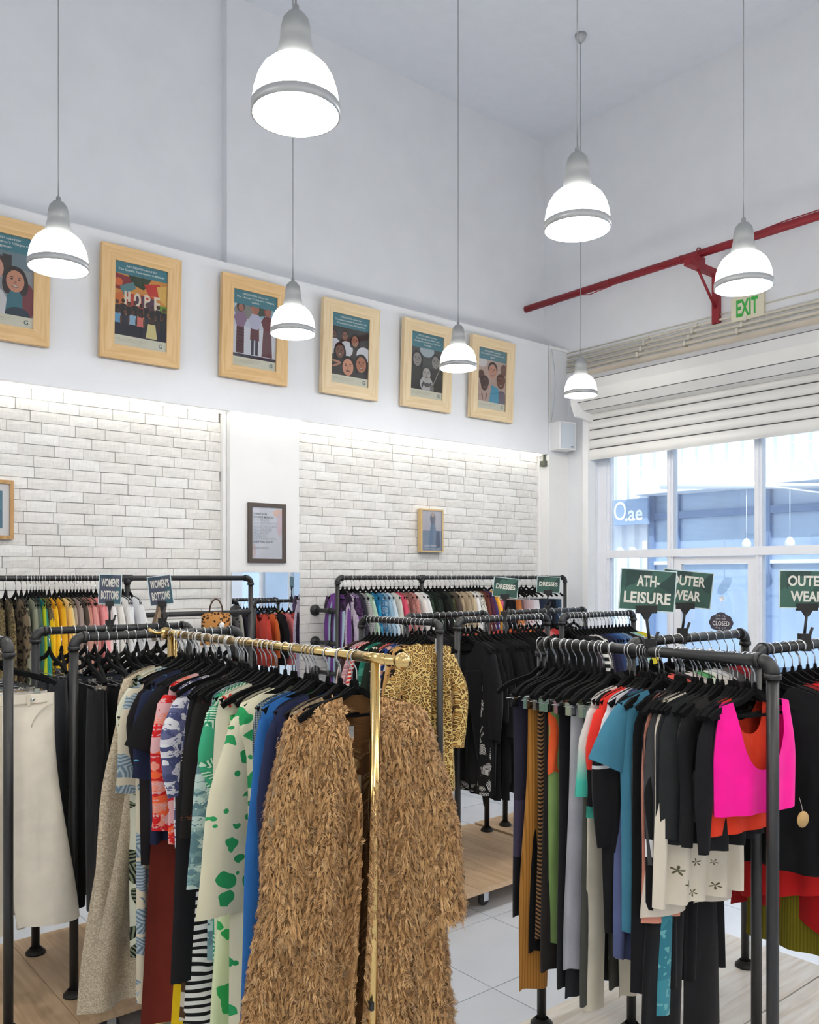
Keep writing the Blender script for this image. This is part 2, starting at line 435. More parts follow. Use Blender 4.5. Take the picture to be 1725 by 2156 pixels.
# windows: frame, mullions, transom, door and panes
XW = X_FRONT + .13; ZT = 2.235
YM = [Y_OP - .02, y_at(1284, XW), y_at(1415, XW), y_at(1600, XW)]
pitch = YM[2] - YM[3]
YM += [YM[3] - pitch, YM[3] - 2 * pitch, YM[3] - 3 * pitch, YM[3] - 4 * pitch, YM[3] - 5 * pitch]
M_FRAME = plain('white_window_frame', (236, 238, 244), .4, noise=.01)
wi = empty('window_1', (XW, 4.5, 0)); struct(wi)
for k, yy in enumerate(YM[1:]):
    w = .035 if k else .02
    rel(MB().box((XW - .03, yy - w, 0), (XW + .05, yy + w, 4.05)).build('mullion', M_FRAME), wi)
    if k: rel(MB().box((XW - .045, yy - .012, 0), (XW - .03, yy + .012, 4.05)).build('mullion_bead', M_FRAME), wi)
rel(MB().box((XW - .05, YM[0] - .09, 0), (XW + .05, YM[0] + .06, 4.05)).build('window_jamb', M_FRAME), wi)
rel(MB().box((XW - .052, YM[-1], ZT - .04), (XW + .056, YM[1], ZT + .04)).build('transom', M_FRAME), wi)
rel(MB().box((XW - .03, YM[-1], 0), (XW + .05, YM[1], .12)).build('window_sill', M_FRAME), wi)
for k in range(1, len(YM) - 1):
    for za, zb in ((.12, ZT - .04), (ZT + .04, 4.05)):
        if k == 2 and za < 1: continue
        rel(MB().box((XW + .005, YM[k + 1] + .03, za), (XW + .011, YM[k] - .03, zb)).build('pane', M_GLASS), wi)
do = empty('door_1', (XW, (YM[2] + YM[3]) / 2, 0)); struct(do)
ya, yb = YM[2] - .037, YM[3] + .037
for a, b_ in (((XW - .02, ya - .085, .02), (XW + .03, ya - .002, ZT - .045)), ((XW - .02, yb, .02), (XW + .03, yb + .07, ZT - .045))):
    rel(MB().box(a, b_).build('door_stile', M_FRAME), do)
rel(MB().box((XW - .02, yb + .07, ZT - .115), (XW + .03, ya - .085, ZT - .045)).build('door_rail', M_FRAME), do)
rel(MB().box((XW - .02, yb + .07, .02), (XW + .03, ya - .085, .25)).build('door_rail', M_FRAME), do)
rel(MB().box((XW + .002, yb + .07, .25), (XW + .008, ya - .085, ZT - .115)).build('pane', M_GLASS), do)
rel(MB().tube([(XW - .06, yb + .11, .9), (XW - .06, yb + .11, 1.45)], .014).box((XW - .06, yb + .10, .95), (XW - .02, yb + .12, .97)).box((XW - .06, yb + .10, 1.38), (XW - .02, yb + .12, 1.40)).build('door_handle', M_CHROME), do)

# CLOSED sign hanging on the door from a suction hook
yc = y_at(1519, XW - .03); zc = z_at(1519, 1311, X=XW - .03)
cs = empty('closed_sign', (XW - .03, yc, zc), PI / -2); thing(cs, 'dark scalloped CLOSED plaque hanging on the glass door', 'sign')
m_plq = plain('plaque_dark', (62, 58, 70), .6); m_cream = plain('cream_print', (222, 220, 216), .7, noise=0)
out = []
for k in range(48):
    a = 2 * PI * k / 48; r = 1 + .035 * math.cos(8 * a); ca_, sa_ = math.cos(a), math.sin(a)
    out.append((.122 * r * math.copysign(abs(ca_) ** .72, ca_), .076 * r * math.copysign(abs(sa_) ** .85, sa_) + (.022 * math.exp(-((math.cos(a)) / .35) ** 2) if math.sin(a) > 0 else -.008 * math.exp(-((math.cos(a)) / .4) ** 2))))
MB().prism(out[::-1], -.006, .0).build('board', m_plq, cs)
lettering('CLOSED', m_cream, cs, (0, -.0068, -.006), .042, .175, .01)
lettering('SORRY, WE\'RE', m_cream, cs, (0, -.0068, .036), .012, .11, .0)
m = MB()
for s_ in (-1, 1):
    for (cx_, cz_, rr) in ((.02, .066, .012), (.045, .058, .009), (.02, -.055, .011), (.045, -.05, .008)):
        pts = [(s_ * (cx_ + rr * math.cos(a) * (1 - a / 9)), -.0068, cz_ + rr * math.sin(a) * (1 - a / 9)) for a in np.linspace(0, 5.2, 12)]
        m.tube(pts, .0012, 4)
m.build('scroll_ornament', m_cream, cs)
MB().lathe([(0, 0), (.012, -.002), (.02, -.010), (.026, -.014)], 14, (0, .02, .23), axis='Y').build('suction_cup', M_FRAME, cs)
for s_ in (-1, 1): MB().tube([(s_ * .045, -.003, .085), (0, .012, .215)], .0015, 5).build('string', M_FRAME, cs)

# EXIT sign
xs = X_FRONT - .045; y0e, y1e = y_at(1608, xs), y_at(1540, xs); ze = z_at(1574, 645, X=xs)
ex = empty('exit_sign', (xs, (y0e + y1e) / 2, ze), -PI / 2); thing(ex, 'cream EXIT sign with green letters on the wall above the shutter', 'sign')
hw = (y1e - y0e) / 2
MB().box((-hw, 0, -.115), (hw, .045, .115)).build('sign_box', plain('sign_cream', (226, 220, 196), .5), ex)
m_gr = plain('exit_green', (60, 176, 74), .5, noise=0)
lettering('EXIT', m_gr, ex, (0, -.0012, .0), .15, hw * 1.36, .03)

# red fire pipe on its bracket
XP = 7.2; zp = 5.0
rp = MB().tube([(XP, Y_UP + .02, zp - .005), (XP, -1.5, zp - .005)], .037, 14).build('fire_pipe', M_RED)
thing(rp, 'long dark red fire pipe running above the shop front', 'pipe')
MB().tube([(XP - .03, 6.2 - k * .13, zp - .06 + .035 * math.sin(k * .9) + (.03 if k > 4 else 0)) for k in range(12)] + [(XP - .02, 3.6, zp + .035), (XP - .02, -1.4, zp + .04)], .005, 6).build('red_cable', M_RED, rp)
for yy in (5.45, 4.62): MB().lathe([(.040, -.006), (.042, 0), (.040, .006)], 14, (XP, yy, zp - .005), axis='Y').build('cable_tie', M_RED, rp)
yb_ = y_at(1512, X_FRONT); br = empty('pipe_bracket', (X_FRONT, yb_, 4.7)); thing(br, 'red triangular steel wall bracket carrying the fire pipe', 'bracket')
zt_ = z_at(1512, 578, X=X_FRONT)
rel(MB().box((X_FRONT - .05, yb_ - .035, z_at(1512, 683, X=X_FRONT)), (X_FRONT - .001, yb_ + .035, zt_ + .02)).build('wall_leg', M_RED), br)
rel(MB().box((X_FRONT - .52, yb_ - .035, zt_ - .03), (X_FRONT - .05, yb_ + .035, zt_ + .025)).build('arm', M_RED), br)
rel(MB().tube([(X_FRONT - .34, yb_, zt_ - .03), (X_FRONT - .03, yb_, zt_ - .34)], .014, 6).build('brace', M_RED), br)
mt = MB(); mt.tube([(XP + .05 * math.cos(a), yb_ + .01, zp + .05 * math.sin(a)) for a in np.linspace(-.3, PI + .3, 10)] , .006, 6)
mt.box((XP - .05, yb_ - .02, zt_ + .025), (XP + .05, yb_ + .03, zp - .04))
rel(mt.build('pipe_clamp', M_RED), br)

# wall speaker with its cable trunk
xs = x_at(1172, Y_FASC); zs = z_at(1172, 922, Y=Y_FASC)
sp = empty('wall_speaker', (xs, Y_FASC - .02, zs)); thing(sp, 'white box loudspeaker on the wall beside the shutter', 'speaker')
sp.rotation_euler = (0, 0, math.radians(-14))
MB().prism([(-.10, -.15), (.12, -.15), (.12, .15), (-.10, .15)], -.16, 0).build('cabinet', M_TRIM, sp)
m = MB().box((-.075, -.170, -.135), (.105, -.1605, .135)); gr_m = plain('speaker_grille', (198, 206, 216), .7, noise=0)
m.build('grille', gr_m, sp)
MB().box((.05, -.172, -.125), (.085, -.1702, -.115)).build('badge', M_DARK, sp)
thing(MB().box((x_at(1157, Y_FASC) - .008, Y_FASC - .014, zs + .15), (x_at(1157, Y_FASC) + .008, Y_FASC - .001, Z_FASC1 - .06)).build('wall_trunking', M_SHUT), 'slim white cable trunking above the wall speaker', 'trunking')
thing(MB().tube([(x_at(1158, Y_FASC) + .01 + .07 * math.sin(PI * t), Y_FASC - .008, zs + .16 + .85 * t) for t in np.linspace(0, 1, 12)], .004, 5).build('speaker_cable', gr_m), 'thin slack cable beside the speaker trunking', 'cable')

# ------------------------------------------------------------------ street outside
XS = 13.2
struct(MB().box((X_FRONT + .3, -22, -.1), (XS + .5, 26, -.02)).build('floor_street', plain('street_paving', (205, 208, 212), .8)))
ob = empty('opposite_building', (XS, 5, 0)); thing(ob, 'white corrugated building with dark glazed shopfront across the street', 'building')
M_COR = plain('white_cladding', (238, 240, 246), .55, noise=.02)
m = MB(); prof = []; yy = -18.0; k = 0
while yy < 24:
    prof += [(XS, yy), (XS, yy + .11), (XS + .07, yy + .15), (XS + .07, yy + .24)]; yy += .28
for q in range(len(prof) - 1):
    (xa, a), (xb, b_) = prof[q], prof[q + 1]
    zlow = 3.72 if (b_ < 9.1) else .0
    m.poly([(xa, a, zlow), (xa, a, 8.5), (xb, b_, 8.5), (xb, b_, zlow)])
rel(m.build('cladding', M_COR), ob)
rel(MB().box((XS - .5, -18, 3.42), (XS + .3, 9.1, 3.72)).build('canopy_band', plain('canopy_white', (236, 240, 248), .5)), ob)
M_SHOPGL = plain('shopfront_glass', (170, 190, 216), .12, noise=.08, scale=.6, spec=.6)
M_SHOPFR = plain('shopfront_frame', (120, 142, 178), .5, noise=0)
rel(MB().box((XS + .02, -18, 0), (XS + .1, 9.1, 3.42)).build('shop_glazing', M_SHOPGL), ob)
for yy in (9.05, 8.55, 6.9, 5.9, 5.0, 3.4, 1.8, .2):
    rel(MB().box((XS - .05, yy - .05, 0), (XS + .03, yy + .05, 3.42)).build('shopfront_mullion', M_SHOPFR), ob)
rel(MB().box((XS - .04, -18, 3.0), (XS + .03, 9.05, 3.12)).build('shopfront_rail', M_SHOPFR), ob)
rel(MB().box((XS - .04, -18, 2.2), (XS + .03, 9.05, 2.26)).build('shopfront_rail', M_FRAME), ob)
# hanging lanterns inside the opposite shop front read as small bulbs
ysg0, ysg1 = y_at(1364, XS - .25), y_at(1268, XS - .25); zg = z_at(1325, 1078, X=XS - .25)
sg = empty('shop_sign', (XS - .25, (ysg0 + ysg1) / 2, zg), -PI / 2); thing(sg, 'grey blue shop board with white letters ending in .ae across the street', 'sign')
hw = abs(ysg1 - ysg0) / 2
MB().box((-hw, 0, -.23), (hw, .06, .23)).build('board', plain('sign_greyblue', (150, 172, 204), .6), sg)
m_w = plain('sign_white', (250, 250, 252), .5, noise=0)
lettering('O', m_w, sg, (-hw * .18, -.004, .03), .34, .27, .0)
lettering('.ae', m_w, sg, (hw * .42, -.004, -.02), .27, hw * .75, .02)
aw = MB().tube([(XS - 2.2, 7.4, 3.32), (XS - 3.0, 3.2, 2.95)], .035, 8).build('awning_pole', M_FRAME); thing(aw, 'slanting white awning pole outside the shop window', 'pole')
MB().box((XS - 3.05, 3.1, 0), (XS - 2.95, 3.2, 2.95)).build('pole_stand', M_FRAME, aw)
for k, (yy, zz) in enumerate(((7.05, 2.5), (6.35, 2.5), (3.9, 3.05))):
    lt = MB().lathe([(.0, .10), (.03, .09), (.07, .03), (.075, -.02), (.04, -.09), (0, -.1)], 12).build('street_lantern', M_FRAME, None, (XS - .40, yy, zz)); thing(lt, ('round white lantern left of the other under the canopy opposite', 'round white lantern right of its twin under the canopy opposite', 'single white lantern near the awning pole outside')[k], 'lantern')
    MB().tube([(0, 0, .09), (0, 0, 3.419 - zz)], .006, 5).build('lantern_cord', M_FRAME, lt)
ch = MB().lathe([(.0, .40), (.30, .42), (.36, .5), (.38, .78), (.36, .8), (.33, .55), (.28, .47), (0, .46)], 20, (0, 0, 0)).build('tub_chair', plain('chair_grey', (150, 170, 200), .8), None, (10.8, 5.3, 0)); thing(ch, 'round grey tub chair on the pavement outside', 'chair')
for k in range(4):
    a = PI / 4 + k * PI / 2; MB().tube([(.22 * math.cos(a), .22 * math.sin(a), .42), (.27 * math.cos(a), .27 * math.sin(a), -.02)], .015, 6).build('leg', M_SHOPFR, ch)

# ------------------------------------------------------------------ pendant lamps
M_SHADE = emis('lamp_glass_glow', (255, 252, 246), SHADE_E)
M_HOUSE = plain('lamp_grey_housing', (160, 162, 162), .45, metal=.2, noise=.02)
M_BAND = plain('lamp_band_grey', (186, 187, 188), .4, metal=.4, noise=0)
M_CABLE = plain('lamp_cable_grey', (150, 152, 155), .6, noise=0)
sm = MB().lathe([(.147, .03), (.146, .05), (.141, .085), (.130, .12), (.113, .15), (.090, .172), (.066, .182)], 28).mesh('shade'); sm.materials.append(M_SHADE)
hm = MB().lathe([(.069, .176), (.066, .20), (.058, .235), (.053, .255), (.053, .262), (.052, .29), (.044, .325), (.028, .345), (.012, .352), (.011, .372), (.006, .378), (0, .378)], 24).mesh('housing'); hm.materials.append(M_HOUSE)
bm_ = MB().lathe([(.147, .0), (.152, .0), (.152, .033), (.146, .036), (.146, .0)], 32).mesh('rim_band'); bm_.materials.append(M_BAND)
rm = MB().lathe([(.146, .001), (.138, .004), (.137, .010), (.1455, .012)], 32).mesh('rim_ring'); rm.materials.append(M_SHADE)
bulbm = MB().lathe([(0, .045), (.03, .05), (.042, .075), (.04, .10), (.022, .14), (.02, .18)], 16).mesh('bulb'); bulbm.materials.append(emis('bulb_glow', (255, 252, 244), 30.0))
rosem = MB().lathe([(0, -.075), (.02, -.07), (.045, -.04), (.055, 0), (0, 0)], 18).mesh('ceiling_rose'); rosem.materials.append(M_BAND)
def lamp(x, y, z, label, tilt=(0, 0)):
    r = empty('pendant_lamp', (x, y, z)); thing(r, label, 'lamp', 'pendant lamps hanging from the ceiling')
    r.rotation_euler = (tilt[0], tilt[1], 0)
    add('lamp_shade', sm, r); add('lamp_housing', hm, r); bb = add('rim_band', bm_, r); add('rim_ring', rm, bb); add('bulb', bulbm, r)
    MB().tube([(0, 0, .37), (0, 0, Z_CEIL - z)], .0032, 6).build('cable', M_CABLE, r)
    add('ceiling_rose', rosem, r, (0, 0, Z_CEIL - z))
    ld = bpy.data.lights.new('lamp_light', 'POINT'); ld.energy = LAMP_W; ld.shadow_soft_size = .05; ld.color = (1.0, .98, .945)
    lo = bpy.data.objects.new('lamp_light', ld); COL.objects.link(lo); lo.parent = r; lo.location = (0, 0, .012)
def lamp_px(px, py, wpx, label):
    d = .304 * F_PX / wpx; lat = (px - CX) * d / F_PX
    x = FWD[0] * d + RGT[0] * lat; y = FWD[1] * d + RGT[1] * lat
    lamp(x, y, CAM_H + (HOR - py) * d / F_PX, label)
lamp_px(123, 566, 123, 'lit pendant lamp at far left overlapping a framed poster')
lamp_px(623, 243, 188, 'largest lit pendant lamp hanging highest in front')
lamp_px(617, 704, 96, 'lit pendant lamp between the second and third whole framed posters')
lamp_px(965, 776, 79.5, 'lit pendant lamp overlapping the rightmost framed poster')
lamp_px(1216, 484, 141, 'lit pendant lamp above the far left end of the red pipe')
lamp_px(1223, 833, 70, 'smallest lit pendant lamp in front of the shutter end')
lamp_px(1566, 606, 119, 'lit pendant lamp hanging in front of the exit sign')
# added unseen lamps for fill light, continuing the grid behind and beside the camera
for i, (x, y) in enumerate(((-1.5, 4.8), (0.0, 2.45), (-1.5, 2.45), (0.0, 0.1), (1.5, 0.1), (3.05, 0.1), (4.5, 0.1), (-1.5, .1), (1.5, -2.2), (4.5, -2.2), (-1.5, -2.2), (6.0, 0.1), (6.0, 2.45))):
    lamp(x, y, 3.57, 'added unseen pendant lamp for fill light behind or beside the camera')
# ------------------------------------------------------------------ pipe racks on wooden platforms
M_PIPE = plain('black_iron_pipe', (46, 46, 47), .42, metal=.25, noise=.04, scale=30)
M_GOLD = plain('polished_brass', (216, 184, 122), .2, metal=1.0, noise=.03, scale=12)
M_PLY = wood('platform_wood', (222, 192, 156), (196, 162, 122), 1.0, .45, 'Y')
M_PLYW = wood('limed_wood', (226, 222, 214), (202, 190, 172), 1.0, .4, 'X')
M_RUBBER = plain('caster_rubber', (60, 60, 62), .6)
RP = .019; ZR = CAM_H - .27; ZP = .16
def rail_frame(parent, p0, p1, zr, zb, feet=(1, 1), elbows=(1, 1), tees=()):
    """inverted U of threaded pipe between two plan points"""
    a = Vector((p0[0], p0[1], zr)); b = Vector((p1[0], p1[1], zr)); d = (b - a).normalized(); L = (b - a).length
    R = .042
    rel(MB().tube([a + d * (R if elbows[0] else 0), b - d * (R if elbows[1] else 0)], RP, 14).build('rail', M_PIPE), parent)
    for end, (p, s) in enumerate(((a, 1), (b, -1))):
        if elbows[end]:
            m = MB(); pts = []
            for q in range(9):
                t = q / 8 * PI / 2
                pts.append(p + d * s * R * (1 - math.sin(t)) + Vector((0, 0, -R * (1 - math.cos(t)))))
            m.tube(pts, RP * 1.22, 14)
            m.tube([p + d * s * (R - .004), p + d * s * (R + .012)], RP * 1.4, 14)
            m.tube([p + Vector((0, 0, -R + .004)), p + Vector((0, 0, -R - .014))], RP * 1.4, 14)
            rel(m.build('elbow', M_PIPE), parent)
        if feet[end]:
            rel(MB().tube([p + Vector((0, 0, -R)), (p.x, p.y, zb + .008)], RP, 14).build('post', M_PIPE), parent)
            m = MB().lathe([(0, .012), (.026, .012), (.027, .03), (.0265, .03), (.046, .010), (.046, .0), (0, 0)], 18, (p.x, p.y, zb)); rel(m.build('flange', M_PIPE), parent)
    for t in tees:
        p = a + d * L * t
        m = MB().tube([p - d * .035, p + d * .035], RP * 1.4, 14).tube([p, p + Vector((0, 0, -.045))], RP * 1.35, 14)
        rel(m.build('tee', M_PIPE), parent)
        rel(MB().tube([p + Vector((0, 0, -.04)), (p.x, p.y, zb + .008)], RP, 14).build('post', M_PIPE), parent)
def platform(parent, x0, x1, y0, y1, mat, n, along='Y'):
    if along == 'Y':
        w = (x1 - x0) / n
        for k in range(n): rel(MB().box((x0 + w * k + .0012, y0, ZP - .028), (x0 + w * (k + 1) - .0012, y1, ZP - .0005 * (k % 2))).build('plank', mat), parent)
    else:
        w = (y1 - y0) / n
        for k in range(n): rel(MB().box((x0, y0 + w * k + .004, ZP - .028), (x1, y0 + w * (k + 1) - .004, ZP - .0005 * (k % 2))).build('plank', mat), parent)
    rel(MB().box((x0 + .06, y0 + .06, ZP - .06), (x1 - .06, y1 - .06, ZP - .028)).build('under_frame', mat), parent)
    for cx in (x0 + .13, (x0 + x1) / 2, x1 - .13):
        for cy in (y0 + .12, y1 - .12):
            c = rel(MB().box((cx - .03, cy - .025, ZP - .066), (cx + .03, cy + .025, ZP - .06)).box((cx - .02, cy - .022, .03), (cx + .02, cy - .017, ZP - .06)).box((cx - .02, cy + .017, .03), (cx + .02, cy + .022, ZP - .06)).build('caster', M_STEEL), parent)
            MB().lathe([(0, -.014), (.036, -.014), (.042, -.008), (.042, .008), (.036, .014), (0, .014)], 16, (cx, cy, .042), axis='Y').build("wheel", M_RUBBER, c)
RAILS = {}
def reg(name, axis, fixed, lo, hi, z, phrase): RAILS[name] = dict(axis=axis, fixed=fixed, lo=lo, hi=hi, z=z, phrase=phrase)

r1 = empty('clothes_rack', (1.5, 4.05, 0)); thing(r1, 'black pipe clothes rack on wheeled wooden platform with women\'s bottoms', 'clothes rack')
rail_frame(r1, (0.98, 3.70), (0.98, 4.42), ZR, ZP); rail_frame(r1, (1.29, 3.85), (2.10, 3.85), ZR, ZP); rail_frame(r1, (1.29, 4.40), (2.10, 4.40), ZR, ZP)
platform(r1, .55, 2.25, 3.60, 4.62, M_PLY, 5)
reg('LE', 'Y', .98, 3.74, 4.38, ZR, 'on the end rail at the left edge'); reg('WB1', 'X', 3.85, 1.34, 2.06, ZR, 'on the near women\'s bottoms rail'); reg('WB2', 'X', 4.40, 1.34, 2.06, ZR, 'on the far women\'s bottoms rail')
r2 = empty('clothes_rack', (3.7, 4.05, 0)); thing(r2, 'black pipe clothes rack on wheeled wooden platform holding the leopard dress', 'clothes rack')
rail_frame(r2, (3.31, 3.70), (3.24, 4.36), ZR, ZP); rail_frame(r2, (3.58, 3.84), (4.40, 3.84), ZR, ZP); rail_frame(r2, (3.66, 4.43), (4.42, 4.43), ZR, ZP)
platform(r2, 2.95, 4.46, 3.62, 4.64, M_PLY, 5)
reg('B', 'Y', 3.275, 3.74, 4.32, ZR, 'on the leopard dress end rail'); reg('C1', 'X', 3.84, 3.63, 4.36, ZR, 'on the near all black rail'); reg('C2', 'X', 4.43, 3.70, 4.38, ZR, 'on the far dresses rail')
r3 = empty('clothes_rack', (4.9, 4.05, 0)); thing(r3, 'black pipe clothes rack with denim shirts nearest the window wall', 'clothes rack')
rail_frame(r3, (4.50, 3.80), (5.30, 3.80), ZR, ZP); rail_frame(r3, (4.62, 4.44), (5.55, 4.44), ZR, ZP)
platform(r3, 4.50, 5.60, 3.62, 4.64, M_PLY, 4)
reg('D1', 'X', 3.80, 4.55, 5.26, ZR, 'on the denim shirt rail'); reg('D2', 'X', 4.44, 4.67, 5.5, ZR, 'on the rail behind the denim shirts')
r4 = empty('clothes_rack', (3.2, 1.9, 0)); thing(r4, 'black pipe clothes rack on limed wood platform with athleisure and outerwear', 'clothes rack')
rail_frame(r4, (2.62, 1.355), (2.68, 2.37), ZR, ZP); rail_frame(r4, (2.93, 2.11), (3.82, 2.11), ZR, ZP); rail_frame(r4, (2.975, 1.60), (3.84, 1.60), ZR, ZP)
platform(r4, 2.36, 4.10, 1.24, 2.44, M_PLYW, 2, 'X')
reg('A', 'Y', 2.65, 1.41, 2.32, ZR, 'on the athleisure rail'); reg('O1', 'X', 2.11, 2.98, 3.78, ZR, 'on the outerwear rail behind the athleisure'); reg('O2', 'X', 1.60, 3.02, 3.8, ZR, 'on the outerwear rail at the right edge')
# wall racks
YWR = 6.04; ZW = 1.985
w1 = empty('pipe_clothes_rail', (2.4, YWR, 0)); thing(w1, 'black pipe wall rack along the left brick wall', 'wall rack')
xt = x_at(268, YWR); xe = x_at(528, YWR)
rail_frame(w1, (.55, YWR), (xe, YWR), ZW, 0, (1, 1), (1, 1), ((xt - .55) / (xe - .55),))
zl = z_at(450, 1291, Y=YWR)
rel(MB().tube([(xt, YWR, zl), (xe, YWR, zl)], RP, 12).build('lower_rail', M_PIPE), w1)
for xx, zz in ((xe, zl), (xe, 1.42), (.55, zl)):
    rel(MB().tube([(xx, YWR, zz), (xx, Y_BRICK - .09 if xx == xe else Y_BRICK - .01, zz)], RP, 12).build('wall_brace', M_PIPE), w1)
    rel(MB().lathe([(0, -.03), (.028, -.03), (.028, -.012), (.05, -.010), (.05, 0), (0, 0)], 16, (xx, (Y_BRICK - .105) if xx == xe else Y_BRICK - .01, zz), axis='Y').build('flange', M_PIPE), w1)
reg('WL', 'X', YWR, .6, xt - .05, ZW, 'on the left wall rail')
w2 = empty('pipe_clothes_rail', (5.7, YWR, 0)); thing(w2, 'black pipe wall rack along the right brick wall with two signs before it', 'wall rack')
xa_ = x_at(711, YWR); xb_ = x_at(1190, YWR); xt2 = x_at(888, YWR)
rail_frame(w2, (xa_, YWR), (xb_, YWR), ZW, 0, (1, 1), (1, 1), ((xt2 - xa_) / (xb_ - xa_),))
for zz in (1.70, 1.42, 1.16):
    rel(MB().tube([(xa_, YWR, zz), (xa_, Y_BRICK - .012, zz)], RP, 12).build('wall_brace', M_PIPE), w2)
    rel(MB().tube([(xa_, YWR + .10, zz), (xa_, YWR + .16, zz)], RP * 1.35, 12).build('coupling', M_PIPE), w2)
    rel(MB().lathe([(0, -.03), (.028, -.03), (.028, -.012), (.05, -.010), (.05, 0), (0, 0)], 16, (xa_, Y_BRICK - .012, zz), axis='Y').build('flange', M_PIPE), w2)
reg('WR', 'X', YWR, xa_ + .05, xb_ - .05, ZW, 'on the right wall rail')

# gold rolling rack
XG = 1.57; ZG = CAM_H - .245; YG0 = y_at(846, XG); YG1 = 3.52; YP0 = y_at(791, XG); YP1 = YG1 - .05
gr = empty('rolling_rail', (XG, 2.75, 0)); thing(gr, 'polished gold rolling clothes rail in the foreground', 'clothes rail')
rel(MB().tube([(XG, YG0 + .015, ZG), (XG, YG1 - .01, ZG)], .0145, 16).build('rail', M_GOLD), gr)
rel(MB().tube([(XG, YP0 - .06, ZG), (XG, YP0 + .10, ZG)], .0165, 16).build('rail_sleeve', M_GOLD), gr)
rel(MB().tube([(XG, YP1 - .10, ZG), (XG, YP1 + .04, ZG)], .0165, 16).build('rail_sleeve', M_GOLD), gr)
rel(MB().lathe([(0, -.03), (.012, -.0285), (.019, -.02), (.0215, -.010), (.023, -.008), (.026, -.006), (.026, .002), (.018, .004), (.016, .02), (0, .02)], 20, (XG, YG0, ZG), axis='Y').build('finial', M_GOLD), gr)
rel(MB().lathe([(0, .03), (.012, .0285), (.019, .02), (.0215, .010), (.023, .008), (.026, .006), (.026, -.002), (.018, -.004), (.016, -.02), (0, -.02)], 20, (XG, YG1, ZG), axis='Y').build('finial', M_GOLD), gr)
rel(MB().tube([(XG, YG1, ZG), (XG - .05, YG1 + .01, ZG + .002), (XG - .075, YG1 + .01, ZG + .02)], .008, 10).build('end_hook', M_GOLD), gr)
for yy, s in ((YP0, 1), (YP1, -1)):
    rel(MB().tube([(XG, yy, ZG - .012), (XG - .022, yy, .13)], .0155, 16).build('post', M_GOLD), gr)
    rel(MB().tube([(XG + .012, yy + s * .02, ZG - .012), (XG - .005, yy + s * .02, .3)], .005, 8).build('inner_rod', M_GOLD), gr)
    rel(MB().box((XG - .035, yy - .025, .72), (XG - .024, yy - .005, .745)).build('lock_knob', M_BLACKPL), gr)
    rel(MB().tube([(XG - .32, yy, .12), (XG + .28, yy, .12)], .016, 12).build('base_bar', M_GOLD), gr)
    for sx in (-.30, .26):
        c = rel(MB().lathe([(0, -.012), (.03, -.012), (.034, 0), (.03, .012), (0, .012)], 14, (XG + sx, yy, .034), axis='Y').build('caster', M_RUBBER), gr)
        rel(MB().tube([(XG + sx, yy, .12), (XG + sx, yy, .06)], .008, 8).build('caster_stem', M_STEEL), gr)
rel(MB().tube([(XG - .02, YP0, .14), (XG - .02, YP1, .14)], .012, 12).build('base_bar', M_GOLD), gr)
reg('G', 'Y', XG, YP0 + .03, YP1 - .03, ZG, 'on the gold rail')

# ------------------------------------------------------------------ hangers
M_VELVET = NB('black_velvet')
M_VELVET.b.inputs['Base Color'].default_value = lin((13, 13, 14)); M_VELVET.b.inputs['Roughness'].default_value = .95
M_VELVET.b.inputs['Sheen Weight'].default_value = .02; M_VELVET.b.inputs['Specular IOR Level'].default_value = .12; M_VELVET = M_VELVET.m
NECK = .088                                     # rail centre -> top of hanger body
def sh_z(x):                                     # hanger / shoulder line below the neck
    ax = abs(x); t = min(1.0, ax / .06); return -.018 * t * t * (3 - 2 * t) - .24 * ax - 3.0 * max(0.0, ax - .13) ** 2
def ribbon_strip(m, pts, w, t, mi=0):
    """flat bar of height w (z-ish) and thickness t (y) along pts (x,z)"""
    o = len(m.v)
    for i, (x, z) in enumerate(pts):
        a = pts[max(i - 1, 0)]; b = pts[min(i + 1, len(pts) - 1)]
        dx, dz = b[0] - a[0], b[1] - a[1]; L = math.hypot(dx, dz) or 1; nx, nz = -dz / L, dx / L
        for (sn, sy) in ((1, -1), (1, 1), (-1, 1), (-1, -1)): m.v.append((x + nx * w / 2 * sn, sy * t / 2, z + nz * w / 2 * sn))
    for i in range(len(pts) - 1):
        for k in range(4):
            a = o + 4 * i + k; b = o + 4 * i + (k + 1) % 4; m.face((a, b, b + 4, a + 4), mi)
    m.face((o, o + 1, o + 2, o + 3)); e = o + 4 * (len(pts) - 1); m.face((e + 3, e + 2, e + 1, e))
def hanger_body(bar=True):
    hw_ = .198 if bar else .212
    m = MB(); xs = np.linspace(-hw_, hw_, 23)
    pts = [(x, -NECK - .012 + sh_z(x)) for x in xs]; ribbon_strip(m, pts, .018, .011)
    m.lathe([(0, .012), (.006, .012), (.008, -.004), (.012, -.014)], 8, (0, 0, -NECK))
    if bar: ribbon_strip(m, [(-.185, -NECK - .012 + sh_z(.185) - .006), (0, -NECK - .012 + sh_z(.185) - .012), (.185, -NECK - .012 + sh_z(.185) - .006)], .009, .006)
    me = m.mesh('hanger_body'); me.materials.append(M_VELVET); return me
def hook_mesh(rr):
    m = MB(); R = rr + .004; pts = []
    for a in np.linspace(-35, 190, 14): pts.append((R * math.cos(math.radians(a)), 0, R * math.sin(math.radians(a)) - .001))
    pts += [(-R * .9, 0, -.016), (-R * .45, 0, -R - .008), (-.002, 0, -R - .02), (0, 0, -R - .03), (0, 0, -NECK + .002)]
    pts[0] = (pts[0][0] + .003, 0, pts[0][2] - .003)
    m.tube(pts, .0021, 6); me = m.mesh('hook'); me.materials.append(M_STEEL); return me
HB, HBC = hanger_body(True), hanger_body(False); HOOK, HOOKG = hook_mesh(RP), hook_mesh(.0145)
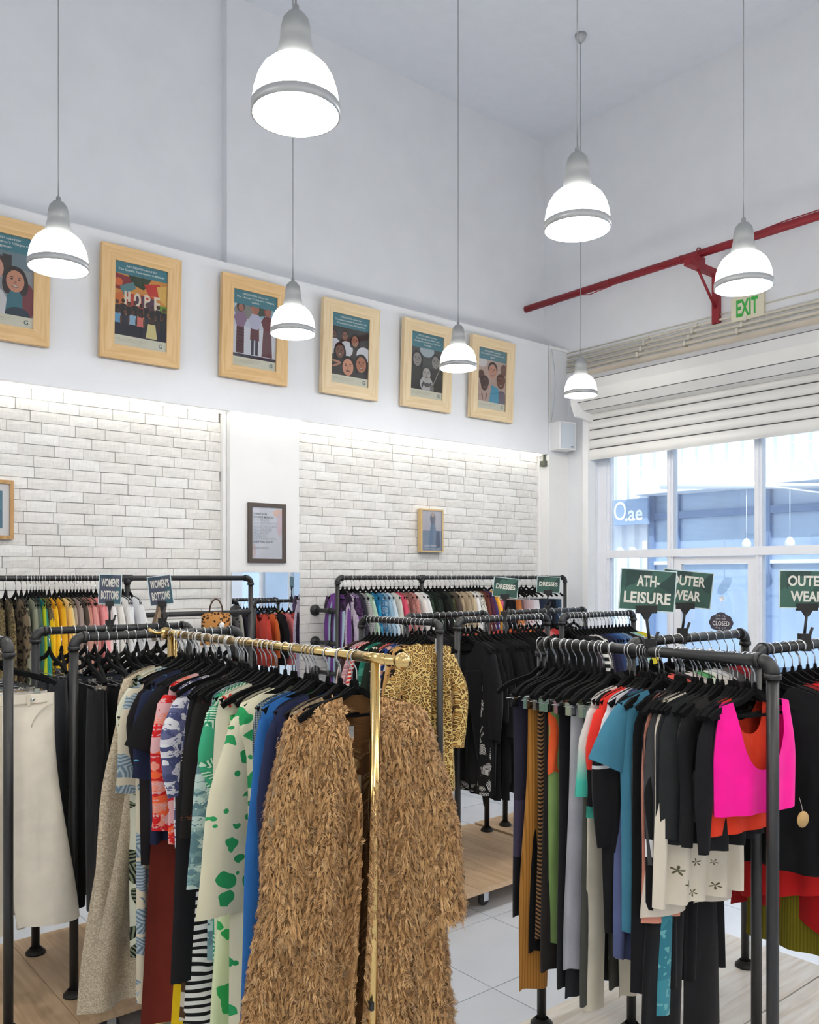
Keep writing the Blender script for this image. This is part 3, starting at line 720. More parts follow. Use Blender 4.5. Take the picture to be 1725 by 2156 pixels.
def clip_parts():
    m = MB().tube([(-.17, 0, -NECK - .125), (.17, 0, -NECK - .125)], .0018, 6); b = m.mesh('trouser_bar'); b.materials.append(M_STEEL)
    m = MB().box((-.013, -.010, -.035), (.013, .010, .0)).box((-.010, -.014, -.004), (.010, .014, .012)); c = m.mesh('clip'); c.materials.append(M_CHROME); return b, c
CB, CLIP = clip_parts()
N_HANG = [0]
def hanger(rail, pos, rot, clips=False, xoff=None, joined=False):
    R = RAILS[rail]
    loc = (R['fixed'], pos, R['z']) if R['axis'] == 'Y' else (pos, R['fixed'], R['z'])
    if xoff: loc = (loc[0] + xoff, loc[1], loc[2])
    base = 0 if R['axis'] == 'Y' else -PI / 2
    o = add('clip_hanger' if clips else 'velvet_hanger', HBC if clips else HB, None, loc, (0, 0, base + rot))
    add('hook', HOOKG if rail == 'G' else HOOK, o)
    if clips:
        b = add('trouser_bar', CB, o)
        if rail in ('LE', 'WB1', 'A', 'WB2'):
            for s in (-1, 1): add('clip', CLIP, o, (s * .135, 0, -NECK - .125))
    ph = R['phrase']
    thing(o, ('black clip hanger with a steel hook ' if clips else 'black velvet hanger with a steel hook ') + ph, 'hanger', 'hangers ' + ph)
    N_HANG[0] += 1
    return loc, base + rot
# ------------------------------------------------------------------ fabrics
_fab = {}
def dk(c, k): return tuple(max(0, min(255, v * k)) for v in c)
def fabric(kind, *cols, scale=1.0, rough=.9, sheen=.06, weave=.25, bands=None):
    key = (kind, cols, scale, rough, bands)
    if key in _fab: return _fab[key]
    b = NB('fabric_%s_%d' % (kind, len(_fab))); uv = b.uv(); C = [lin(c) for c in cols]; u, v, _ = b.sep(uv)
    if kind == 'solid':
        f, _ = b.noise(uv, 9 * scale, 3.0); col = b.ramp(f, [(.25, lin(dk(cols[0], .955))), (.75, lin(dk(cols[0], 1.025)))], 'LINEAR')
    elif kind == 'knit':
        w = b.math('SINE', b.math('MULTIPLY', u, 900 * scale)); f, _ = b.noise(uv, 60, 2)
        col = b.mix(b.math('MULTIPLY', b.math('ADD', w, 1.0), .35), C[0], lin(dk(cols[0], .72)))
    elif kind == 'spots':
        o = b.voro(uv, 38 * scale, 'F1', .75); col = b.mix(b.math('LESS_THAN', o[0], .33), C[0], C[1])
    elif kind == 'leopard':
        o = b.voro(uv, 46 * scale, 'DISTANCE_TO_EDGE', .9); w = b.warp(uv, 60, .012)
        f2 = b.voro(w, 46 * scale, 'F1', .9)
        col = b.ramp(o[0], [(0, C[0]), (.075, C[1]), (.23, C[2])], 'CONSTANT')
    elif kind == 'rosette':
        w = b.warp(uv, 30, .03); o = b.voro(w, 26 * scale, 'F1', 1.0)
        col = b.ramp(o[0], [(0, C[2]), (.2, C[1]), (.42, C[0])], 'CONSTANT')
    elif kind == 'floral':
        w = b.warp(uv, 14 * scale, .05 / scale); o = b.voro(w, 20 * scale, 'F1', 1.0)
        r = b.sep(o[1])[0]; n = len(C); cc = b.ramp(r, [(i / n, C[i]) for i in range(n)], 'CONSTANT')
        w2 = b.warp(uv, 30 * scale, .06 / scale); o2 = b.voro(w2, 42 * scale, 'F1', 1.0)
        col = b.mix(b.math('LESS_THAN', o2[0], .30), cc, C[-1])
    elif kind == 'blob':
        w = b.warp(uv, 7 * scale, .10 / scale); o = b.voro(w, 9 * scale, 'F1', 1.0); r = b.sep(o[1])[1]
        col = b.mix(b.math('MULTIPLY', b.math('LESS_THAN', o[0], .46), b.math('GREATER_THAN', r, .42)), C[0], C[1])
        if len(C) > 2:
            o3 = b.voro(uv, 16 * scale, 'F1', .6); r3 = b.sep(o3[1])[0]
            col = b.mix(b.math('MULTIPLY', b.math('LESS_THAN', o3[0], .28), b.math('GREATER_THAN', r3, .7)), col, C[2])
    elif kind == 'sprig':                      # scattered five-lobed motifs on a ground
        o = b.voro(uv, 13 * scale, 'F1', .8); pu, pv, _ = b.sep(o[2]); cr, cg, cb = b.sep(o[1])
        du = b.math('SUBTRACT', u, pu); dv = b.math('SUBTRACT', v, pv); an = b.math('ARCTAN2', dv, du)
        lobe = b.math('MULTIPLY_ADD', b.math('SINE', b.math('MULTIPLY_ADD', an, 5.0, b.math('MULTIPLY', cr, 6.28))), .13, .20)
        msk = b.math('MULTIPLY', b.math('LESS_THAN', o[0], lobe), b.math('GREATER_THAN', cg, bands or .3))
        n = len(C) - 1; mot = b.ramp(cb, [(i / n, C[1 + i]) for i in range(n)], 'CONSTANT')
        col = b.mix(msk, C[0], mot)
    elif kind == 'stripes':
        w = b.warp(uv, 5, bands or .0) if bands else uv; x, y, _ = b.sep(w)
        col = b.mix(b.math('LESS_THAN', b.math('FRACT', b.math('MULTIPLY', y, 22 * scale)), .45), C[0], C[1])
    elif kind == 'vstripes':
        col = b.mix(b.math('LESS_THAN', b.math('FRACT', b.math('MULTIPLY', u, 40 * scale)), .4), C[0], C[1])
    elif kind == 'leaves':
        w = b.warp(uv, 10 * scale, .035 / scale); o = b.voro(w, 11 * scale, 'F1', 1.0); e = b.voro(w, 11 * scale, 'DISTANCE_TO_EDGE', 1.0)
        pu, pv, _ = b.sep(o[2]); wu, wv, _ = b.sep(w); du = b.math('SUBTRACT', wu, pu); dv = b.math('SUBTRACT', wv, pv); cr, cg, _ = b.sep(o[1])
        th = b.math('MULTIPLY', cr, 6.28); cs, sn = b.math('COSINE', th), b.math('SINE', th)
        t = b.math('ADD', b.math('MULTIPLY', du, cs), b.math('MULTIPLY', dv, sn)); q = b.math('SUBTRACT', b.math('MULTIPLY', dv, cs), b.math('MULTIPLY', du, sn))
        vein = b.math('FRACT', b.math('MULTIPLY', b.math('ADD', t, b.math('MULTIPLY', b.math('ABSOLUTE', q), .8)), 75 * scale))
        leaf = b.mix(b.math('LESS_THAN', vein, .5), C[1], C[2] if len(C) > 2 else lin(dk(cols[1], .6)))
        msk = b.math('MULTIPLY', b.math('GREATER_THAN', cg, .3), b.math('GREATER_THAN', e[0], .07))
        col = b.mix(msk, C[0], leaf)
    elif kind == 'zigzag':
        z = b.math('ABSOLUTE', b.math('SUBTRACT', b.math('FRACT', b.math('MULTIPLY', u, 8 * scale)), .5))
        t = b.math('FRACT', b.math('MULTIPLY', b.math('ADD', v, b.math('MULTIPLY', z, .13)), 24 * scale)); col = b.mix(b.math('LESS_THAN', t, .5), C[0], C[1])
    elif kind == 'gradient':
        col = b.ramp(b.math('MULTIPLY', v, -1.0 / (bands or .6)), [(0, C[0]), (.62, C[0]), (.86, C[1]), (1, lin(dk(cols[1], .85)))], 'LINEAR')
    elif kind == 'panel':                      # stacked colour panels: bands = cumulative heights in metres
        st = [(0, C[0])] + [(min(.999, bands[i] / 1.5), C[i + 1]) for i in range(len(bands))]
        col = b.ramp(b.math('MULTIPLY', v, -1.0 / 1.5), st, 'CONSTANT')
    elif kind == 'sequin':
        o = b.voro(uv, 160 * scale, 'F1', 1.0); r = b.sep(o[1])[0]; col = b.ramp(r, [(0, C[0]), (.45, C[1]), (.8, C[2] if len(C) > 2 else C[0])], 'CONSTANT')
    elif kind == 'houndstooth':
        a_ = b.math('LESS_THAN', b.math('FRACT', b.math('MULTIPLY', b.math('ADD', u, v), 60 * scale)), .5)
        c_ = b.math('LESS_THAN', b.math('FRACT', b.math('MULTIPLY', b.math('SUBTRACT', u, v), 60 * scale)), .5)
        col = b.mix(b.math('ABSOLUTE', b.math('SUBTRACT', a_, c_)), C[0], C[1])
    elif kind == 'twist':                      # braided side tape
        t = b.math('FRACT', b.math('MULTIPLY', b.math('ADD', v, b.math('MULTIPLY', b.math('SINE', b.math('MULTIPLY', u, 120)), .008)), 62)); col = b.mix(b.math('LESS_THAN', t, .5), C[0], C[1])
    b.l.new(col, b.b.inputs['Base Color'])
    b.b.inputs['Roughness'].default_value = rough; b.b.inputs['Sheen Weight'].default_value = sheen; b.b.inputs['Specular IOR Level'].default_value = .16
    if kind == 'sequin': b.b.inputs['Metallic'].default_value = .35; b.b.inputs['Specular IOR Level'].default_value = .6
    if kind == 'knit': b.bump(w, .35, .0015)
    elif weave:
        f, _ = b.noise(uv, 220, 2.0); g, _ = b.noise(b.comb(b.math('MULTIPLY', u, 13.0), b.math('MULTIPLY', v, 4.5), 0.0), 1.0, 1.0, .5)
        b.bump(b.math('ADD', b.math('MULTIPLY', f, .06), g), .42, .014)
    _fab[key] = b.m; return b.m
def solid(r, g, b, **k): return fabric('solid', (r, g, b), **k)
BLACK = [solid(22, 22, 24), solid(28, 28, 30), solid(17, 17, 19)]

# ------------------------------------------------------------------ garment meshes (local: x across the hanger, -y front, z down from the rail)
def grid_faces(m, rows, smooth=True, flip=False, mi=0):
    for j in range(len(rows) - 1):
        for i in range(len(rows[j]) - 1):
            q = (rows[j][i], rows[j][i + 1], rows[j + 1][i + 1], rows[j + 1][i]); m.face(q[::-1] if flip else q, mi, smooth)
def smoothstep(t): t = max(0.0, min(1.0, t)); return t * t * (3 - 2 * t)
class GM(MB):
    def __init__(s): super().__init__(); s.uvs = []
    def vert(s, p, uv): s.v.append(tuple(p)); s.uvs.append(uv); return len(s.v) - 1
    def done(s, name):
        me = s.mesh(name); ul = me.uv_layers.new(name='UVMap')
        idx = np.zeros(len(me.loops), dtype=np.int32); me.loops.foreach_get('vertex_index', idx)
        ul.data.foreach_set('uv', np.array(s.uvs, dtype=np.float32)[idx].ravel()); me.materials.append(None); return me
def body(m, Wt=.19, Wb=.22, L=.62, T=.022, nw=.085, front=.09, back=.02, arm=.14, flare=0.0, folds=3.6, amp=.014, seed=0, nu=17, nv=13, hem=0.0, strap=False, skew=0.0, open_front=None, lean=0.0, sides=(-1, 1)):
    r = random.Random(seed); ph = r.uniform(0, 6.28); ph2 = r.uniform(0, 6.28); k = folds * r.uniform(.85, 1.15)
    top0 = -NECK + .001
    def P(u, v, side):
        x0 = u * Wt
        ax = abs(x0)
        if ax < nw: zt = sh_z(nw) - (front if side < 0 else back) * (1 - (ax / nw) ** 2.4) ** .8
        else: zt = sh_z(ax)
        zt += top0
        if strap: zt = zt if nw * .98 < ax < strap else (zt if ax < nw else zt - (ax - strap) * 2.4)
        zb = -NECK - L + hem * (abs(u) ** 2 - .4) + skew * u
        z = zt + (zb - zt) * v
        dep = (top0 - z)
        w = Wt + (Wb - Wt) * smoothstep((dep - .03) / arm) + flare * smoothstep((dep - .1) / max(.2, L))
        x = u * w + lean * dep * dep
        th = (.0072 * (1 - abs(u) ** 14)) * (1 - smoothstep(dep / .16)) + T * smoothstep(dep / .16) * (max(0, 1 - abs(u) ** 3.2)) ** .6
        fo = amp * smoothstep((dep - .05) / .35) * (math.sin(k * PI * u + ph + 1.2 * v) + .5 * math.sin(2.3 * k * u + ph2 - 2.0 * v))
        return (x, side * th + fo, z), (x + .5, z)
    for side in sides:
        segs = [(-1, 1)] if not (open_front and side < 0) else None
        if segs:
            rows = []
            for j in range(nv):
                v = (j / (nv - 1)); rows.append([])
                for i in range(nu):
                    u = -1 + 2 * i / (nu - 1); p, q = P(u, v, side); rows[-1].append(m.vert(p, q))
            grid_faces(m, rows, True, side > 0)
        else:
            for sgn in (-1, 1):
                rows = []
                for j in range(nv):
                    v = j / (nv - 1); g_ = open_front(v); rows.append([]); n2 = nu // 2 + 1
                    for i in range(n2):
                        t = i / (n2 - 1); u = (-1 + (1 - g_) * t) if sgn < 0 else (g_ + (1 - g_) * t)
                        p, q = P(u, v, side); rows[-1].append(m.vert(p, q))
                grid_faces(m, rows, True, False)
def sleeve(m, s, path, n=10):
    """path: list of (x, y, z, rx, ry)"""
    rows = []
    pts = [Vector(p[:3]) for p in path]
    for i, p in enumerate(path):
        t = (pts[min(i + 1, len(pts) - 1)] - pts[max(i - 1, 0)]).normalized(); nx = Vector((-t.z, 0, t.x)).normalized(); rows.append([])
        for k in range(n + 1):
            a = 2 * PI * k / n; c = pts[i] + nx * (p[3] * math.cos(a)) + Vector((0, p[4] * math.sin(a), 0))
            rows[-1].append(m.vert((s * c.x, c.y, c.z), (s * c.x + .5 + .03 * math.sin(a), c.z)))
    grid_faces(m, rows, True, s > 0)
def sleeve_path(Wt, L, wide=.06, cuff=.045, out=.04, seed=0, ry=.02, n=9):
    r = random.Random(seed); z0 = -NECK + sh_z(Wt * .93); pts = []; sw = r.uniform(-.015, .015)
    for i in range(n):
        t = i / (n - 1)
        x = Wt * .86 + out * smoothstep(t * 2.2) + .02 * math.sin(t * 5 + seed) * t; z = z0 - .045 - L * t
        w = (wide * .72 if i == 0 else wide + (cuff - wide) * t) * (1 + .06 * math.sin(9 * t + seed))
        pts.append((x, sw * t, z, w, ry * (.8 + .3 * math.sin(3 * t))))
    return pts
def tee_path(Wt, L=.13, wide=.08, out=.11, ry=.022):
    z0 = -NECK + sh_z(Wt * .9)
    return [(Wt * .80 + out * t, 0, z0 - .055 - L * t * (.55 + .45 * t), wide * (.8 + .25 * t), ry) for t in (0, .25, .5, .75, 1)]
def legs(m, Wt=.17, L=.95, hemw=.10, T=.022, spread=.03, seed=0, thigh=.0, n=14, rings=12, z0=None, crotch=.26, ripple=0.0, bend=0.0):
    r = random.Random(seed); z0 = (-NECK - .135) if z0 is None else z0
    for s in (-1, 1):
        rows = []; sw = r.uniform(-.02, .02); ph = r.uniform(0, 6)
        for i in range(rings):
            t = i / (rings - 1); z = z0 - L * t
            w0 = Wt / 2; w = w0 * 1.02 + (hemw / 2 - w0) * smoothstep(t * 1.15 - .08) + thigh * math.sin(PI * min(1, t * 1.6)) + ripple * t * math.sin(7 * t + ph)
            cx = s * (Wt / 2 * (1 - .0 * t) + spread * smoothstep((t - .2) / .8)) + bend * t * t; rows.append([])
            for k in range(n + 1):
                a = 2 * PI * k / n; ca, sa = math.cos(a), math.sin(a)
                x = cx + w * (abs(ca) ** .8) * (1 if ca > 0 else -1); y = T * (.5 + .5 * smoothstep(t * 4)) * sa + sw * t + .006 * math.sin(3 * a + ph + 4 * t) * t
                if i == rings - 1: z_ = z + .008 * math.sin(2 * a)
                else: z_ = z
                rows[-1].append(m.vert((x, y, z_), (x + .5, z_)))
        grid_faces(m, rows, True, False)
_gc = {}
def gmesh(kind, var=0, **kw):
    key = (kind, var, tuple(sorted((k, str(v)) for k, v in kw.items())))
    if key in _gc: return _gc[key]
    m = GM(); sl = None; d = dict(kw)
    P = lambda k, dflt: d.pop(k, dflt)
    hi = P('hi', False); nu, nv = (33, 26) if hi else (15, 11)
    seed = var * 17 + 3
    if hi and kind in ('shirt', 'dress', 'tee', 'tank', 'blouse'): d.setdefault('amp', .019); d.setdefault('folds', 4.6)
    if kind in ('shirt', 'tee', 'jacket', 'dress', 'tank', 'blouse'):
        Ls = P('Ls', {'shirt': .52, 'tee': 0, 'jacket': .55, 'dress': .5, 'tank': 0, 'blouse': .4}[kind]); out = P('out', .045); wide = P('wide', .058); cuff = P('cuff', .046)
        Wt = P('Wt', .195 if kind != 'tank' else .15); teeL = P('teeL', .13)
        body(m, Wt=Wt, L=P('L', {'shirt': .64, 'tee': .62, 'jacket': .62, 'dress': .98, 'tank': .58, 'blouse': .6}[kind]), Wb=P('Wb', .215), T=P('T', .03 if kind == 'jacket' else .020), seed=seed, nu=nu, nv=nv, **d)
        if kind in ('shirt', 'jacket', 'blouse') or (kind == 'dress' and Ls): ps = sleeve_path(Wt, Ls, wide, cuff, out, seed, n=14 if hi else 8)
        elif kind == 'tee': ps = tee_path(Wt, L=teeL, out=out + .06)
        else: ps = None
        if ps and hi:
            sl = []
            for s in (-1, 1): sm_ = GM(); sleeve(sm_, s, ps, 14); sl.append(sm_.done('sleeve'))
        elif ps:
            for s in (-1, 1): sleeve(m, s, ps, 8)
    elif kind == 'slip': body(m, Wt=.13, Wb=P('Wb', .2), L=P('L', .95), T=P('T', .02), nw=.11, front=.16, back=.14, arm=.2, seed=seed, nu=nu + 10, nv=nv, **d)
    elif kind == 'bra':
        body(m, Wt=P('Wt', .155), Wb=P('Wb', .17), L=P('L', .34), T=P('T', .02), nw=P('nw', .10), front=P('front', .20), back=P('back', .10), arm=.22, amp=.004, seed=seed, nu=41, nv=18, strap=P('strap', .16), **d)
    elif kind in ('trousers', 'leggings', 'shorts', 'wide'):
        a = {'trousers': dict(Wt=.19, L=.98, hemw=.16, T=.022), 'leggings': dict(Wt=.13, L=.85, hemw=.075, T=.018), 'shorts': dict(Wt=.2, L=.36, hemw=.24, T=.03), 'wide': dict(Wt=.2, L=.95, hemw=.26, T=.03)}[kind]
        a.update(d); legs(m, seed=seed, n=20 if hi else 12, rings=20 if hi else 9, **a)
    elif kind == 'skirt':
        z0 = -NECK - .135; rows = {-1: [], 1: []}; L = P('L', .5); fl = P('flare', .06); r = random.Random(seed); ph = r.uniform(0, 6)
        for side in (-1, 1):
            rows = []
            for j in range(nv):
                v = j / (nv - 1); rows.append([])
                for i in range(nu):
                    u = -1 + 2 * i / (nu - 1); w = .16 + fl * v; th = .02 * (1 - abs(u) ** 3) * (.4 + v)
                    z = z0 - L * v; rows[-1].append(m.vert((u * w, side * th + .014 * v * math.sin(8 * u + ph), z), (u * w + .5, z)))
            grid_faces(m, rows, True, side > 0)
    me = m.done(kind); _gc[key] = (me, sl); return _gc[key]
NAMES = {'shirt': 'shirt', 'tee': 't_shirt', 'jacket': 'jacket', 'dress': 'dress', 'tank': 'tank_top', 'blouse': 'blouse', 'slip': 'slip_dress', 'bra': 'sports_top',
         'trousers': 'trousers', 'leggings': 'leggings', 'shorts': 'shorts', 'wide': 'wide_trousers', 'skirt': 'skirt'}
CATS = {'t_shirt': 't-shirt', 'tank_top': 'top', 'slip_dress': 'dress', 'sports_top': 'top', 'wide_trousers': 'trousers'}
USED = {}
def setmat(o, mat): sl = o.material_slots[0]; sl.link = 'OBJECT'; sl.material = mat
def hang(rail, pos, kind, mat, look, rot=0.0, var=0, name=None, cat=None, full=None, group=None, clips=None, hook=True, dz=0.0, xoff=None, **kw):
    """one garment on its hanger; returns the garment object"""
    clips = kind in ('trousers', 'leggings', 'shorts', 'skirt', 'wide') if clips is None else clips
    R = RAILS[rail]; rot = math.radians(rot)
    if hook: loc, rz = hanger(rail, pos, rot, clips, xoff)
    else:
        loc = (R['fixed'], pos, R['z']) if R['axis'] == 'Y' else (pos, R['fixed'], R['z']); rz = (0 if R['axis'] == 'Y' else -PI / 2) + rot
        if xoff: loc = (loc[0] + xoff, loc[1], loc[2])
    me, sl = gmesh(kind, var, **kw)
    nm = name or NAMES[kind]
    o = add(nm, me, None, (loc[0], loc[1], loc[2] + dz), (0, 0, rz)); setmat(o, mat)
    for q in (sl or []):
        c = add('sleeve', q, o); setmat(c, mat)
    lab = full or ('%s %s' % (look, R['phrase']))
    if lab in USED and not group: group = look + ' ' + R['phrase']
    if lab in USED:
        USED[lab].append(o)
        for w in USED[lab]: w['group'] = group or look
    else: USED[lab] = [o]
    thing(o, lab, cat or CATS.get(nm, nm.replace('_', ' ')), group)
    return o
def bare(rail, pos, rot=0.0, clips=False): hanger(rail, pos, math.radians(rot), clips)
def rnd(a, b): return random.uniform(a, b)
# ------------------------------------------------------------------ clothes, rail by rail
def ex(rail, px, e=.20): return x_at(px, RAILS[rail]['fixed'] - e)     # near shoulder of an X rail seen at px
def ey(rail, px, e=.20): return y_at(px, RAILS[rail]['fixed'] - e)     # left shoulder of a Y rail seen at px

# --- left wall rail -------------------------------------------------------------------------------
gold_seq = fabric('sequin', (96, 82, 50), (146, 128, 84), (60, 48, 30), scale=.9)
WLL = [(8, 'dress', fabric('sequin', (120, 104, 62), (70, 58, 34), (150, 134, 92)), 'olive sequinned top', {}),
       (30, 'dress', gold_seq, 'dull gold sequinned dress', {'L': .95, 'Wb': .25}),
       (52, 'blouse', fabric('rosette', (120, 104, 82), (40, 34, 28), (80, 66, 50)), 'brown snake print blouse', {}),
       (64, 'shirt', fabric('leaves', (150, 150, 130), (80, 84, 66), (50, 52, 40)), 'camouflage green shirt', {}),
       (76, 'shirt', solid(146, 150, 130), 'sage green shirt', {}), (84, 'jacket', solid(96, 104, 92), 'grey green cardigan', {}),
       (90, 'shirt', solid(40, 92, 84), 'dark teal blouse', {}), (96, 'shirt', solid(38, 132, 124), 'teal green shirt', {}),
       (102, 'shirt', solid(196, 206, 44), 'lime yellow shirt', {}), (108, 'blouse', gold_seq, 'gold sequinned blouse', {}),
       (114, 'blouse', solid(236, 188, 28), 'bright yellow blouse beside the lime shirt', {'L': .68}), (124, 'shirt', solid(242, 196, 36), 'sunny yellow shirt in the middle of the yellows', {}),
       (136, 'shirt', solid(226, 178, 40), 'mustard yellow jumper beside the cream cardigan', {'L': .7}), (146, 'jacket', solid(232, 214, 160), 'pale cream cardigan', {}), (154, 'shirt', solid(238, 200, 120), 'soft apricot jumper', {}),
       (162, 'shirt', fabric('spots', (170, 156, 140), (90, 80, 74)), 'taupe patterned blouse', {}), (170, 'jacket', solid(172, 154, 146), 'grey mauve jacket', {}),
       (177, 'shirt', solid(84, 74, 66), 'dark brown knit', {}), (184, 'shirt', solid(196, 150, 136), 'dusty rose ribbed jumper', {}), (191, 'shirt', solid(206, 150, 138), 'dusty pink knit with grey collar', {}),
       (198, 'shirt', solid(190, 128, 118), 'muted brick pink jumper', {}), (206, 'blouse', solid(224, 160, 154), 'blush pink blouse', {}), (214, 'jacket', solid(232, 156, 158), 'salmon pink hooded jacket', {'L': .7}),
       (224, 'shirt', solid(240, 150, 156), 'coral pink shirt', {'L': .72}), (235, 'shirt', solid(238, 220, 218), 'pale pink white blouse', {}),
       (246, 'shirt', solid(240, 240, 240), 'plain white shirt beside the pinks', {}), (258, 'blouse', solid(236, 232, 226), 'off white ribbed blouse', {}), (270, 'blouse', fabric('spots', (240, 240, 240), (222, 222, 224), scale=1.4), 'white lace blouse', {}),
       (282, 'shirt', solid(232, 234, 240), 'cool white shirt with black shoulders of its hanger', {}), (296, 'blouse', solid(236, 236, 238), 'white frilled blouse at the end', {'Ls': .3, 'wide': .07, 'cuff': .09})]
for i, (px, kd, mt, lk, kw) in enumerate(WLL): hang('WL', ex('WL', px), kd, mt, lk, rot=rnd(-6, 6), var=i % 4, **kw)

# --- right wall rail ------------------------------------------------------------------------------
WRL = [(706, 'slip', solid(176, 200, 216), 'pale blue strappy dress at the rail end', {}), (728, 'blouse', fabric('floral', (54, 36, 62), (80, 52, 92), (40, 28, 46)), 'dark purple ruffled blouse', {'Ls': .14, 'wide': .09, 'cuff': .1}),
       (742, 'dress', solid(120, 72, 150), 'violet satin dress', {}), (752, 'dress', fabric('sequin', (190, 176, 196), (214, 204, 218), (170, 160, 178)), 'lilac grey sparkly gown', {'L': 1.2}), (760, 'dress', solid(170, 150, 186), 'lilac chiffon dress', {'Ls': .4}),
       (770, 'jacket', solid(58, 56, 66), 'charcoal jacket beside the lilac dress', {}), (776, 'blouse', fabric('houndstooth', (230, 230, 230), (40, 40, 44)), 'black and white checked blouse', {}),
       (788, 'blouse', solid(186, 214, 190), 'mint green blouse', {}), (800, 'shirt', fabric('floral', (32, 128, 172), (46, 150, 190), (28, 104, 150)), 'bright blue printed shirt', {'L': .7}), (812, 'jacket', fabric('leaves', (64, 128, 166), (190, 210, 220), (40, 100, 140)), 'blue kimono jacket with pale print', {}),
       (822, 'shirt', solid(150, 184, 206), 'sky blue shirt', {}), (832, 'blouse', solid(214, 228, 236), 'icy white blouse', {'L': .7}), (842, 'shirt', solid(206, 204, 196), 'stone grey shirt', {'L': .8}),
       (852, 'jacket', solid(214, 84, 110), 'raspberry pink collared jacket', {}), (860, 'jacket', fabric('floral', (166, 120, 112), (150, 100, 94), (184, 140, 130)), 'dusty rose velvet jacket', {}), (870, 'jacket', fabric('floral', (150, 104, 98), (176, 128, 120), (140, 92, 88)), 'brownish pink brocade jacket', {}),
       (880, 'blouse', fabric('sequin', (196, 134, 126), (222, 170, 160), (170, 108, 102)), 'rose sequinned blouse', {}), (892, 'blouse', solid(238, 236, 232), 'white lace collar blouse', {}), (902, 'shirt', solid(230, 230, 232), 'white shirt beside the dark prints', {}),
       (912, 'blouse', fabric('leaves', (40, 52, 44), (70, 92, 72), (24, 30, 28)), 'dark green leaf print blouse', {}), (922, 'shirt', fabric('leaves', (30, 38, 34), (54, 66, 58), (20, 22, 22)), 'black and green striped shirt', {}), (932, 'jacket', solid(36, 44, 42), 'very dark green jacket', {}),
       (942, 'shirt', BLACK[0], 'black shirt left of the tan jackets', {}), (950, 'jacket', solid(46, 50, 44), 'dark olive jacket', {}), (958, 'blouse', fabric('floral', (34, 36, 34), (60, 60, 40), (90, 90, 50)), 'black blouse with lime neckline', {}),
       (968, 'shirt', solid(92, 82, 74), 'mocha brown shirt', {}), (978, 'jacket', solid(190, 170, 142), 'tan linen jacket', {}), (988, 'jacket', solid(172, 156, 132), 'khaki beige jacket', {}), (998, 'shirt', solid(206, 190, 160), 'sand shirt', {}),
       (1006, 'shirt', solid(236, 236, 238), 'white shirt among the beige jackets', {}), (1014, 'blouse', fabric('spots', (210, 208, 200), (60, 60, 60), scale=1.6), 'cream blouse with tiny dark dots', {}), (1021, 'jacket', solid(172, 150, 122), 'camel jacket', {}),
       (1028, 'shirt', solid(110, 62, 54), 'rust brown shirt', {}), (1035, 'dress', solid(92, 48, 68), 'plum dress', {'L': .8}), (1041, 'dress', solid(74, 58, 110), 'indigo dress', {'L': .8}), (1050, 'dress', solid(244, 178, 66), 'amber yellow long dress', {'L': 1.05, 'Ls': .3}),
       (1066, 'skirt', solid(238, 130, 186), 'bubblegum pink skirt', {'L': .42}), (1082, 'skirt', BLACK[1], 'black skirt beside the pink one', {'L': .4}), (1092, 'skirt', solid(34, 32, 36), 'charcoal black skirt', {'L': .4}),
       (1102, 'skirt', solid(214, 130, 74), 'burnt orange skirt', {'L': .3}), (1111, 'skirt', solid(150, 120, 118), 'mauve brown skirt', {'L': .42}), (1120, 'skirt', solid(206, 178, 184), 'pale mauve pink skirt', {'L': .42}),
       (1129, 'skirt', solid(232, 214, 218), 'blush white skirt', {'L': .42}), (1139, 'skirt', solid(236, 232, 236), 'white skirt near the window', {'L': .42}), (1153, 'trousers', solid(44, 54, 74), 'dark blue jeans', {}),
       (1163, 'trousers', solid(38, 44, 58), 'ink blue jeans', {}), (1173, 'trousers', solid(30, 34, 44), 'near black jeans', {}), (1183, 'trousers', solid(56, 78, 104), 'mid blue jeans at the rail end', {})]
for i, (px, kd, mt, lk, kw) in enumerate(WRL): hang('WR', max(RAILS['WR']['lo'] + .0, min(ex('WR', px), RAILS['WR']['hi'])), kd, mt, lk, rot=rnd(-6, 6), var=i % 4, **kw)

# --- women's bottoms rails: black trousers on clip hangers -------------------------------------------
for i in range(17):
    p = 1.355 + i * .0425 + rnd(-.006, .006)
    if i in (3, 9): hang('WB1', p, 'trousers', solid(58, 62, 70) if i == 3 else solid(44, 48, 60), 'dark grey trousers' if i == 3 else 'slate blue trousers', rot=rnd(-14, 14), var=i % 3, Wt=.20, hemw=.2)
    else: hang('WB1', p, 'trousers', BLACK[i % 3], 'black trousers', rot=rnd(-14, 14), var=i % 3, Wt=.20, hemw=.2, group='black trousers on the women\'s bottoms rail')
for i in range(13):
    p = 1.355 + i * .056 + rnd(-.006, .006)
    c = [(58, 60, 64), (66, 66, 68), (48, 52, 58), (36, 38, 42), (28, 28, 30), (60, 66, 80), (30, 32, 36), (80, 84, 90), (26, 26, 28), (110, 104, 96), (34, 36, 44), (48, 48, 50), (20, 20, 22)][i]
    n = ['slate grey', 'iron grey', 'steel grey', 'coal black', 'jet black', 'navy grey', 'ink black', 'ash grey', 'soft black', 'taupe grey', 'midnight blue', 'graphite', 'pitch black'][i]
    hang('WB2', p, 'trousers', solid(*c), n + ' trousers', rot=rnd(-14, 14), var=i % 3, Wt=.2, hemw=.2)
